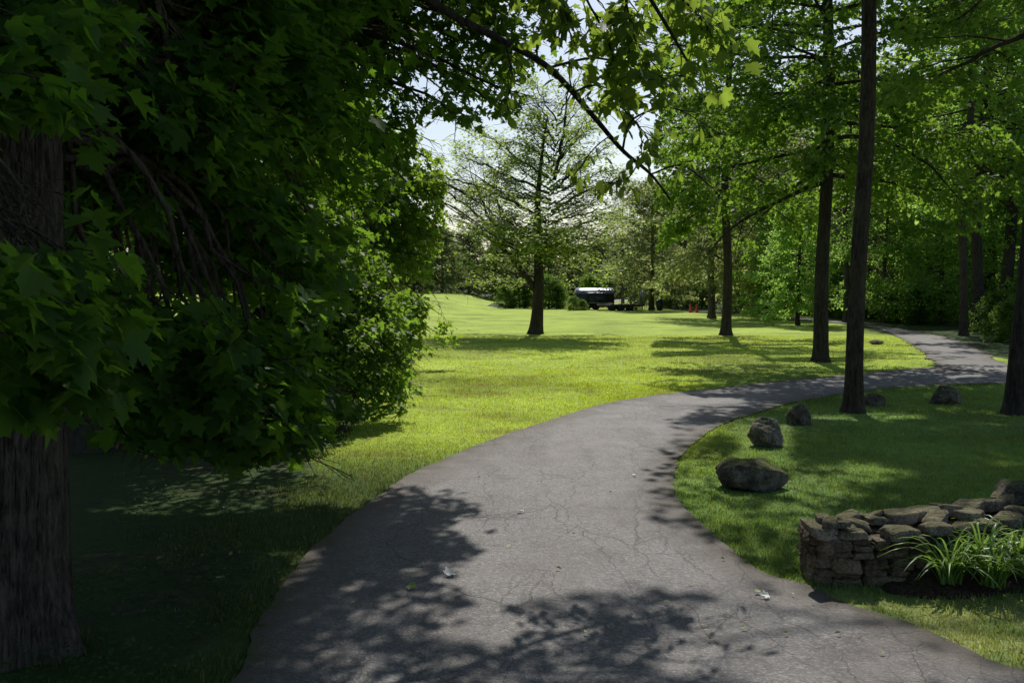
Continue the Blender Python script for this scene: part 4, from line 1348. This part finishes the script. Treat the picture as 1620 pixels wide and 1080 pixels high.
def boulder(px, py, w, h, d, label, mat, seed, rz=0, group='boulders set in the lawn beside the drive', z=None, rough=.10, loc=None, peak=.0):
    loc = G(px, py) if loc is None else np.asarray(loc)
    p, f = rock_verts((w / 2, d / 2, h * .62), seed, rough=rough)
    k_ = 1 - peak * np.clip(p[:, 2] / h + .3, 0, 1.2)
    p[:, 0] = p[:, 0] * k_ - peak * .12 * p[:, 2]
    p[:, 1] *= k_
    p[:, 2] += h * .33
    me = new_mesh('boulder', p, f, np.full(len(f), 3), mat, True)
    o = link('boulder', me, None, (loc[0], loc[1] + d * .35, loc[2] if z is None else z))
    o.rotation_euler = (0, 0, rz)
    return tag(o, label, 'boulder', group)
boulder(1195, 776, .60, .285, .42, 'biggest flat topped mossy boulder, closest to the stone wall', M['rock_mossy'], 3, 0)
boulder(1217, 708, .40, .31, .36, 'pale peaked boulder at the lawn edge by the drive bend', M['rock_pale'], 9, .3, rough=.13, peak=.20)
boulder(1269, 672, .40, .27, .34, 'dark rounded boulder between the pale boulder and the slim grey trunk', M['rock'], 12, .8, peak=.3)
boulder(1388, 643, .36, .18, .34, 'low dark boulder right behind the foot of the slim grey trunk', M['rock'], 15, 0)
boulder(1501, 640, .48, .27, .4, 'dark boulder standing alone in the shade towards the last trunk', M['rock'], 21, .2)
boulder(1388, 545, .42, .17, .3, 'small brown boulder lying alone on the far lawn by the upper drive', M['rock_brown'], 24, 0)

# ---------------------------------------------------------------- dry stone wall
wall = thing('stone_wall', 'low dry stone wall with ragged mossy cap stones behind the strap leaved plants', 'wall', (1.64, 5.66, 0))
WP = spline(np.array([(1.70, 5.64, 0), (2.2, 5.64, 0), (2.75, 5.88, 0), (3.35, 6.28, 0), (4.2, 6.80, 0), (5.2, 7.3, 0)]), 200)
wseg = np.linalg.norm(np.diff(WP, axis=0), axis=1)
wcum = np.concatenate([[0], np.cumsum(wseg)])
WL = wcum[-1]
def wp(s, off=0.0):
    s_ = np.clip(s, 0, WL)
    p = np.array([np.interp(s_, wcum, WP[:, k]) for k in range(3)])
    q_ = np.array([np.interp(min(s_ + .05, WL), wcum, WP[:, k]) for k in range(3)]) - np.array([np.interp(max(s_ - .05, 0), wcum, WP[:, k]) for k in range(3)])
    t = unit(q_)
    nrm = np.array([t[1], -t[0], 0])      # towards the camera
    return p + nrm * off + t * (s - s_), math.atan2(t[1], t[0])
WBASE = np.array([1.64, 5.66, 0])
ws = np.random.default_rng(5)
def stone_block(mb, c, size, rz, seed, base=ICO4, tilt=.05, e=9.0, cuts=6):
    v, f = base
    r_ = np.random.default_rng(seed)
    l = (np.abs(v) ** e).sum(1) ** (-1 / e)
    p = v * l[:, None]
    # skewed, wedge shaped blocks with broken corners
    a_, b_, c_ = r_.normal(0, .10, 3)
    p[:, 0] *= 1 + a_ * p[:, 2]
    p[:, 2] *= 1 + b_ * p[:, 0]
    p[:, 2] += .10 * c_ * p[:, 0]
    for k_ in range(cuts):
        n_ = unit(r_.choice([-1, 1], 3) * r_.uniform(.15, 1, 3))
        d = p @ n_ - np.abs(n_).sum() * r_.uniform(.72, .93)
        p = p - np.outer(np.maximum(d, 0) * .95, n_)
    p = p * (1 + .045 * fbm(p, 1.6, seed, 4))[:, None] + .02 * np.stack([vnoise(p, 5, seed + k_) for k_ in range(3)], 1)
    p = p * (np.asarray(size) / 2)
    ax_, ay_ = r_.normal(0, tilt, 2)
    p[:, 2] += p[:, 0] * ax_ + p[:, 1] * ay_
    ca, sa = math.cos(rz), math.sin(rz)
    p = np.stack([p[:, 0] * ca - p[:, 1] * sa, p[:, 0] * sa + p[:, 1] * ca, p[:, 2]], 1) + c - WBASE
    mb.add(p, f, np.full(len(f), 3))
mas = MB()
sd = 1000
TH = .42
TOP = .262
def split_rect(x0, x1, z0, z1, out):
    w_, h_ = x1 - x0, z1 - z0
    if w_ > .26 or (w_ > .17 and w_ / h_ > 4.5) or (w_ > .2 and ws.uniform() < .3):
        m_ = x0 + w_ * ws.uniform(.36, .64)
        split_rect(x0, m_, z0, z1, out); split_rect(m_, x1, z0, z1, out)
    elif h_ > .10 or (h_ > .06 and ws.uniform() < .6):
        m_ = z0 + h_ * ws.uniform(.36, .64)
        split_rect(x0, x1, z0, m_, out); split_rect(x0, x1, m_, z1, out)
    else:
        out.append((x0, x1, z0, z1))
for face in (1, -1):
    rects = []
    s_ = .0
    while s_ < WL:
        L_ = ws.uniform(.3, .55)
        z1 = ws.uniform(.09, .17)
        split_rect(s_, s_ + L_, -.04, z1, rects)
        split_rect(s_ + ws.uniform(-.03, .03), s_ + L_ + ws.uniform(-.03, .03), z1, TOP, rects)
        s_ += L_
    for x0, x1, z0, z1 in rects:
        dp = ws.uniform(.15, .20)
        c, rz = wp((x0 + x1) / 2, face * (TH / 2 - dp / 2 + ws.uniform(-.025, .02)))
        c[2] = (z0 + z1) / 2
        stone_block(mas, c, ((x1 - x0) * 1.02, dp, (z1 - z0) * 1.03), rz + ws.normal(0, .06), sd, ICO3 if x0 > 1.6 else ICO5)
        sd += 1
# wall end: a tall brown corner stone and flat courses over it
for o0, o1, z0, z1 in ((-.20, -.02, -.04, .10), (-.02, .13, -.04, .15), (-.20, -.02, .10, .17), (-.2, .0, .17, .215), (-.02, .13, .15, .205), (-.2, -.05, .215, .262), (-.05, .13, .205, .262)):
    c, rz = wp(.085, (o0 + o1) / 2)
    c[0] -= ws.uniform(-.012, .012) + .02
    c[2] = (z0 + z1) / 2
    stone_block(mas, c, (.17, (o1 - o0) * 1.03, (z1 - z0) * 1.03), rz, sd, ICO5)
    sd += 1
# dark hearting between the faces
for s_ in np.arange(.1, WL, .16):
    c, rz = wp(s_, 0)
    c[2] = .10
    stone_block(mas, c, (.2, .16, .25), rz, sd, ICO3)
    sd += 1
mas.build('masonry', M['wallstone'], wall)
# cap stones: flat slabs and rubble on top, each its own part
def cap(s_, off, size, z, rzj=0, tilt=.12, lab=None):
    global sd
    mb = MB()
    c, rz = wp(s_, off)
    c[2] = z - .03 + size[2] / 2
    stone_block(mb, c, np.asarray(size) * [.80, .86, .85], rz + rzj, sd, ICO5, tilt, 7.0, 10)
    sd += 1
    return mb.build('cap_stone', M['capstone'], wall)
for s_, off, sz, z, rj in ((.03, .13, (.20, .20, .075), .283, .2), (.20, .14, (.20, .17, .055), .283, -.1), (.44, .15, (.24, .15, .07), .285, .15), (.64, .15, (.19, .16, .075), .288, -.2), (.82, .16, (.16, .14, .06), .285, .3), (.98, .15, (.2, .16, .06), .285, -.1), (1.2, .16, (.22, .16, .07), .28, .2),
                           (.10, -.10, (.2, .2, .05), .285, .4), (.28, -.03, (.18, .16, .05), .30, -.3), (.27, -.16, (.16, .12, .05), .31, .3), (.44, -.12, (.17, .16, .06), .30, .1), (.60, -.10, (.22, .18, .085), .30, -.2), (.80, -.12, (.28, .2, .09), .295, .1), (.74, .04, (.24, .13, .07), .31, .5),
                           (1.02, -.12, (.18, .16, .09), .295, -.3), (1.2, -.11, (.24, .19, .08), .29, .2), (1.05, .03, (.22, .14, .07), .30, .4), (1.42, -.10, (.22, .2, .09), .285, -.1), (1.45, .10, (.25, .18, .07), .28, .2), (1.66, -.1, (.24, .2, .09), .28, .3), (1.72, .1, (.26, .2, .07), .28, -.2), (1.95, 0, (.3, .3, .08), .28, .1), (2.25, .05, (.28, .3, .08), .28, 0), (2.55, 0, (.32, .32, .08), .28, .2), (2.9, 0, (.34, .34, .08), .28, -.1), (3.25, 0, (.34, .34, .08), .28, .1), (3.6, 0, (.34, .34, .08), .28, 0)):
    cap(s_, off, sz, z, rj)
for k_ in range(22):
    s0 = ws.uniform(.05, 2.4)
    cap(s0, ws.uniform(-.17, .17), (ws.uniform(.07, .15), ws.uniform(.07, .13), ws.uniform(.035, .06)), .30 + ws.uniform(0, .045), ws.uniform(-.6, .6), .2)
c, rz = wp(1.62, -.06)
boulder(0, 0, .46, .13, .26, 'long dark rounded stone lying on top of the stone wall', M['rock'], 31, rz + .25, None, loc=(c[0] + .08, c[1], .31))

# ---------------------------------------------------------------- strap leaved plants in the bed
def strap_plant(loc, seed, n=46, L=.30):
    r_ = np.random.default_rng(seed)
    mb = MB()
    for k_ in range(n):
        az = r_.uniform(0, 2 * PI)
        l = L * r_.uniform(.6, 1.25)
        d = np.array([math.cos(az), math.sin(az), 0])
        lean = r_.uniform(.15, .7)
        m = 9
        t = np.linspace(0, 1, m)
        out = l * (lean * t + .55 * lean * t ** 3)
        up = l * (t * (1.05 - .2 * lean) - (.30 + .75 * lean) * t ** 3 * .85)
        p = np.array([r_.normal(0, .02), r_.normal(0, .02), 0]) + d[None] * out[:, None] + UP[None] * up[:, None]
        side = np.array([-d[1], d[0], 0])
        w = .0075 * r_.uniform(.7, 1.25) * np.minimum(1, (1 - t) * 2.6 + .05) * (.75 + .25 * np.minimum(1, t * 4))
        v = np.concatenate([p - side * w[:, None], p + UP * -.003, p + side * w[:, None]])
        f = []
        for i_ in range(m - 1):
            f += [(i_, i_ + 1, m + i_ + 1, m + i_), (m + i_, m + i_ + 1, 2 * m + i_ + 1, 2 * m + i_)]
        mb.faces(v, f)
    o = mb.build('strap_leaf_plant', M['strap_leaf'], None, True, loc)
    return o
gP = 'strap leaved plants in the bed in front of the wall'
pl = []
for i_, (s_, off, lab, L_) in enumerate(((.58, .34, 'strap leaved clump nearest the bare wall end', .30), (.72, .46, None, .26), (.82, .30, None, .32), (.98, .44, None, .28), (1.08, .30, None, .33), (1.22, .42, None, .28), (1.36, .30, None, .34), (1.46, .46, None, .28), (1.62, .32, None, .34), (1.72, .48, None, .27), (1.90, .34, None, .34), (2.1, .45, None, .3), (2.3, .34, None, .33))):
    c, rz = wp(s_, off)
    c[2] = .05
    o = strap_plant(c, 900 + i_, 80, L_ * 1.3)
    tag(o, lab or 'arching strap leaved clump in the crowded row in front of the wall', 'plant', gP)

# ---------------------------------------------------------------- traffic cones
def cone(px, label):
    p = G(px, 494.5)
    root = thing('traffic_cone', label, 'traffic cone', p, .3, 'orange traffic cones on the lawn')
    root.scale = (.8, .8, .8)
    MB().box((0, 0, .022), (.40, .40, .044), 0, .012).build('base', M['orange'], root)
    MB().lathe([(.15, .044), (.145, .07), (.035, .68), (.030, .70), (.012, .702)], 20).build('body', M['orange'], root, True)
    return root
cone(1092, 'taller looking of the two orange cones, farther from the trunk')
cone(1102, 'orange cone nearer the olive leaved trunk')

# ---------------------------------------------------------------- trailers
def wheel(mbroot, x, y, r=.25, w=.17):
    o = MB().lathe([(r * .55, -w / 2), (r * .92, -w / 2), (r, -w / 2 + .03), (r, w / 2 - .03), (r * .92, w / 2), (r * .55, w / 2)], 24, (x, y, r), 'y').build('wheel', M['tyre'], mbroot, True)
    MB().lathe([(.02, -w / 2 + .02), (r * .5, -w / 2 + .012), (r * .56, -w / 2 - .006), (r * .56, w / 2 + .006), (r * .5, w / 2 - .012), (.02, w / 2 - .02)], 20, (x, y, r), 'y').build('rim', M['rim'], o, True)
    return o
Yt = 74.0
xa, xb = 4.75, 7.62
tr_ = thing('enclosed_trailer', 'black enclosed trailer with a shiny rounded white roof, half hidden by shrubs', 'trailer', ((xa + xb) / 2, Yt + 1.1, 0))
Lt = xb - xa
MB().box((0, 0, .80), (Lt, 2.0, .98), 0, .06).build('body', M['black_paint'], tr_)
# rounded roof: half-barrel
prof = [(math.cos(t) * 1.0, 1.292 + math.sin(t) * .34) for t in np.linspace(0, PI, 17)]
vv = np.array([(x_, y_, z_) for x_ in np.linspace(-Lt / 2, Lt / 2, 9) for y_, z_ in prof])
vv[:, 0] *= 1 - .05 * np.clip((vv[:, 2] - 1.3) / .34, 0, 1)
ff = []
for i_ in range(8):
    for j_ in range(16):
        a = i_ * 17 + j_
        ff.append((a, a + 17, a + 18, a + 1))
ff += [tuple(range(17)), tuple(range(8 * 17 + 16, 8 * 17 - 1, -1))]
MB().faces(vv, ff).build('roof', M['white_roof'], tr_, False)
MB().box((0, -1.004, .52), (Lt - .1, .016, .07), 0, .004).box((0, -1.004, 1.24), (Lt - .02, .016, .05), 0, .004).build('trim', M['fender'], tr_)
MB().box((-.75, -1.006, .84), (.62, .014, .70), 0, .005).build('door', M['steel_dark'], tr_)
MB().box((0, 0, .27), (Lt + .1, 1.9, .07)).build('chassis', M['steel_dark'], tr_)
MB().box((.45, -1.008, .86), (.8, .012, .34), 0, .004).build('window', M['steel_dark'], tr_)
for y_ in (-.9, .9):
    wheel(tr_, -.55, y_)
    wheel(tr_, .1, y_)
Yf = 71.5
fb = thing('flatbed_trailer', 'low flatbed trailer with grey mudguards and tandem wheels parked beside the black trailer', 'trailer', (7.45, Yf, 0))
MB().box((.3, 0, .42), (3.2, 1.5, .06)).build('deck', M['deck'], fb)
fmb = MB()
for y_ in (-.72, .72):
    fmb.box((.3, y_, .37), (3.2, .06, .10))
fmb.tube([(1.88, -.7, .37), (2.5, 0, .37)], .035, 6).tube([(1.88, .7, .37), (2.5, 0, .37)], .035, 6)
fmb.build('frame', M['steel_dark'], fb)
MB().tube([(2.4, 0, 0.0), (2.4, 0, .5)], .03, 8).build('jack_stand', M['steel_dark'], fb)
for y_ in (-.86, .86):
    for x_ in (-.28, .3, .98):
        wheel(fb, x_, y_, .24 if x_ < .9 else .19, .16)
    for x_ in (-.28, .3):
        arc = [(math.cos(t) * .30, math.sin(t) * .30) for t in np.linspace(.1, PI - .1, 12)]
        v_ = np.array([(x_ + a_, y_ + w_, .24 + b_) for a_, b_ in arc for w_ in (-.11, .11)])
        MB().faces(v_, [(2 * k_, 2 * k_ + 1, 2 * k_ + 3, 2 * k_ + 2) for k_ in range(11)]).build('mudguard', M['fender'], fb)
# leaning board and dark drum
bd = thing('display_board', 'tall pale grey board on thin dark legs by the olive tree trunk', 'board', (9.25, 72.5, 0))
MB().faces([(0, 0, .35), (.42, 0, .35), (.42, .25, 1.55), (.12, .25, 1.55), (0, .02, .35 + .02), (.42, .02, .37), (.42, .27, 1.55), (.12, .27, 1.55)], [(0, 1, 2, 3), (7, 6, 5, 4), (0, 4, 5, 1), (1, 5, 6, 2), (2, 6, 7, 3), (3, 7, 4, 0)]).build('panel', M['grey_board'], bd)
for x_ in (.01, .40):
    MB().tube([(x_, -.05, 0), (x_ + .08, .22, 1.3)], .018, 6).build('leg', M['steel_dark'], bd)
MB().box((.2, .0, .33), (.5, .12, .03)).build('shelf', M['steel_dark'], bd)
dr = thing('drum', 'small dark round drum standing beside the olive tree trunk', 'drum', (10.75, 72.5, 0))
MB().lathe([(.05, .0), (.18, .02), (.21, .1), (.27, .3), (.29, .5), (.27, .64)], 20).build('body', M['drum'], dr, True)
MB().lathe([(.275, .645), (.26, .72), (.17, .80), (.05, .83), (.03, .87)], 20).build('lid', M['drum'], dr, True)

# gravel heap at the meadow's end
hx, hy = -1.2, 82.0
n = 60
X, Y = np.meshgrid(np.linspace(-1.3, 1.3, n), np.linspace(-.9, .9, n))
d = np.hypot(X / 1.3, Y / .9)
Z = .42 * np.maximum(0, 1 - d) ** .8 + .07 * fbm(np.stack([X.ravel(), Y.ravel(), 0 * X.ravel()], 1), 3, 4, 4).reshape(n, n) * (d < 1) - .04
i = np.arange(n - 1)[:, None] * n
j = np.arange(n - 1)[None]
q = np.stack([i + j, i + j + 1, i + n + j + 1, i + n + j], -1).reshape(-1, 4)
hp = link('gravel_heap', new_mesh('gravel_heap', np.stack([X, Y, Z], -1).reshape(-1, 3), q, np.full(len(q), 4), M['heap'], True), None, (hx, hy, float(H(hx, hy))))
tag(hp, 'low lavender grey heap of gravel at the far end of the meadow', 'gravel heap')

# ---------------------------------------------------------------- fallen leaves on the paving
def fallen(px, py, size, label, mat, seed, grp=None, shape=MAPLE):
    mb = MB()
    r_ = np.random.default_rng(seed)
    leaves_mesh(mb, np.zeros((1, 3)), np.array([[r_.normal(), r_.normal() * .4, 0.12]]), np.array([[r_.normal(0, .25), -.35, 1]]), np.array([size]), shape, .25, .2)
    o = mb.build('fallen_leaf', mat, None, False, G(px, py) + np.array([0, 0, .03]))
    return tag(o, label, 'leaf', grp)
fallen(706, 916, .075, 'large whitish upturned leaf lying on the shadow edge of the drive', M['petal'], 1)
fallen(822, 813, .045, 'small whitish leaf alone in the sunny middle of the drive', M['petal'], 2)
fallen(646, 934, .06, 'green leaf lying in the shade near the large whitish leaf', M['litter_leaf'], 3)
fallen(1216, 950, .05, 'whitish crumpled leaf on the paving near the wall end', M['petal'], 4)
fallen(1201, 942, .04, 'small green leaf beside the whitish crumpled leaf', M['litter_leaf'], 5)
fallen(1002, 756, .03, 'tiny pale leaf on the drive by the bend of the lawn', M['petal'], 6)
for i_, (px, py) in enumerate(((1120, 1004), (1287, 961), (1255, 948), (1119, 1018), (880, 905), (968, 783), (760, 760), (905, 850), (840, 700), (1030, 870), (930, 1010), (1090, 930), (1180, 1000), (1010, 1050), (720, 820), (870, 760), (960, 700), (1240, 1010), (1330, 1010), (1400, 1040), (1140, 890), (1060, 960), (800, 870), (690, 990), (560, 960), (980, 930))):
    fallen(px, py, rng.uniform(.015, .034), 'tiny yellow green leaf scrap scattered on the drive', M['litter_leaf'], 10 + i_, 'leaf scraps scattered on the drive', OVAL)

# ---------------------------------------------------------------- light and sky
w = bpy.data.worlds.new('World')
scene.world = w
w.use_nodes = True
nt = w.node_tree
bg = nt.nodes['Background']
sky = nt.nodes.new('ShaderNodeTexSky')
sky.sky_type = 'NISHITA'
sky.sun_disc = False
sky.sun_elevation = SUN_EL
sky.sun_rotation = SUN_AZ
sky.air_density = 1.0
sky.dust_density = 1.1
sky.ozone_density = 1.0
nt.links.new(sky.outputs[0], bg.inputs[0])
bg.inputs[1].default_value = 0.10
sd_ = bpy.data.lights.new('sun', 'SUN')
sd_.energy = 5.0
sd_.angle = R(.53)
sd_.color = (1, .955, .88)
so = bpy.data.objects.new('sun', sd_)
C.objects.link(so)
from mathutils import Vector
so.rotation_euler = Vector(SUN).to_track_quat('Z', 'Y').to_euler()
so.location = (0, 0, 30)

scene.view_settings.view_transform = 'Standard'
scene.view_settings.look = 'None'
scene.view_settings.exposure = 0
scene.cycles.max_bounces = 6
scene.cycles.diffuse_bounces = 3
scene.cycles.glossy_bounces = 2
scene.cycles.transmission_bounces = 4
scene.cycles.use_denoising = True
print('total verts', sum(len(m.vertices) for m in bpy.data.meshes))
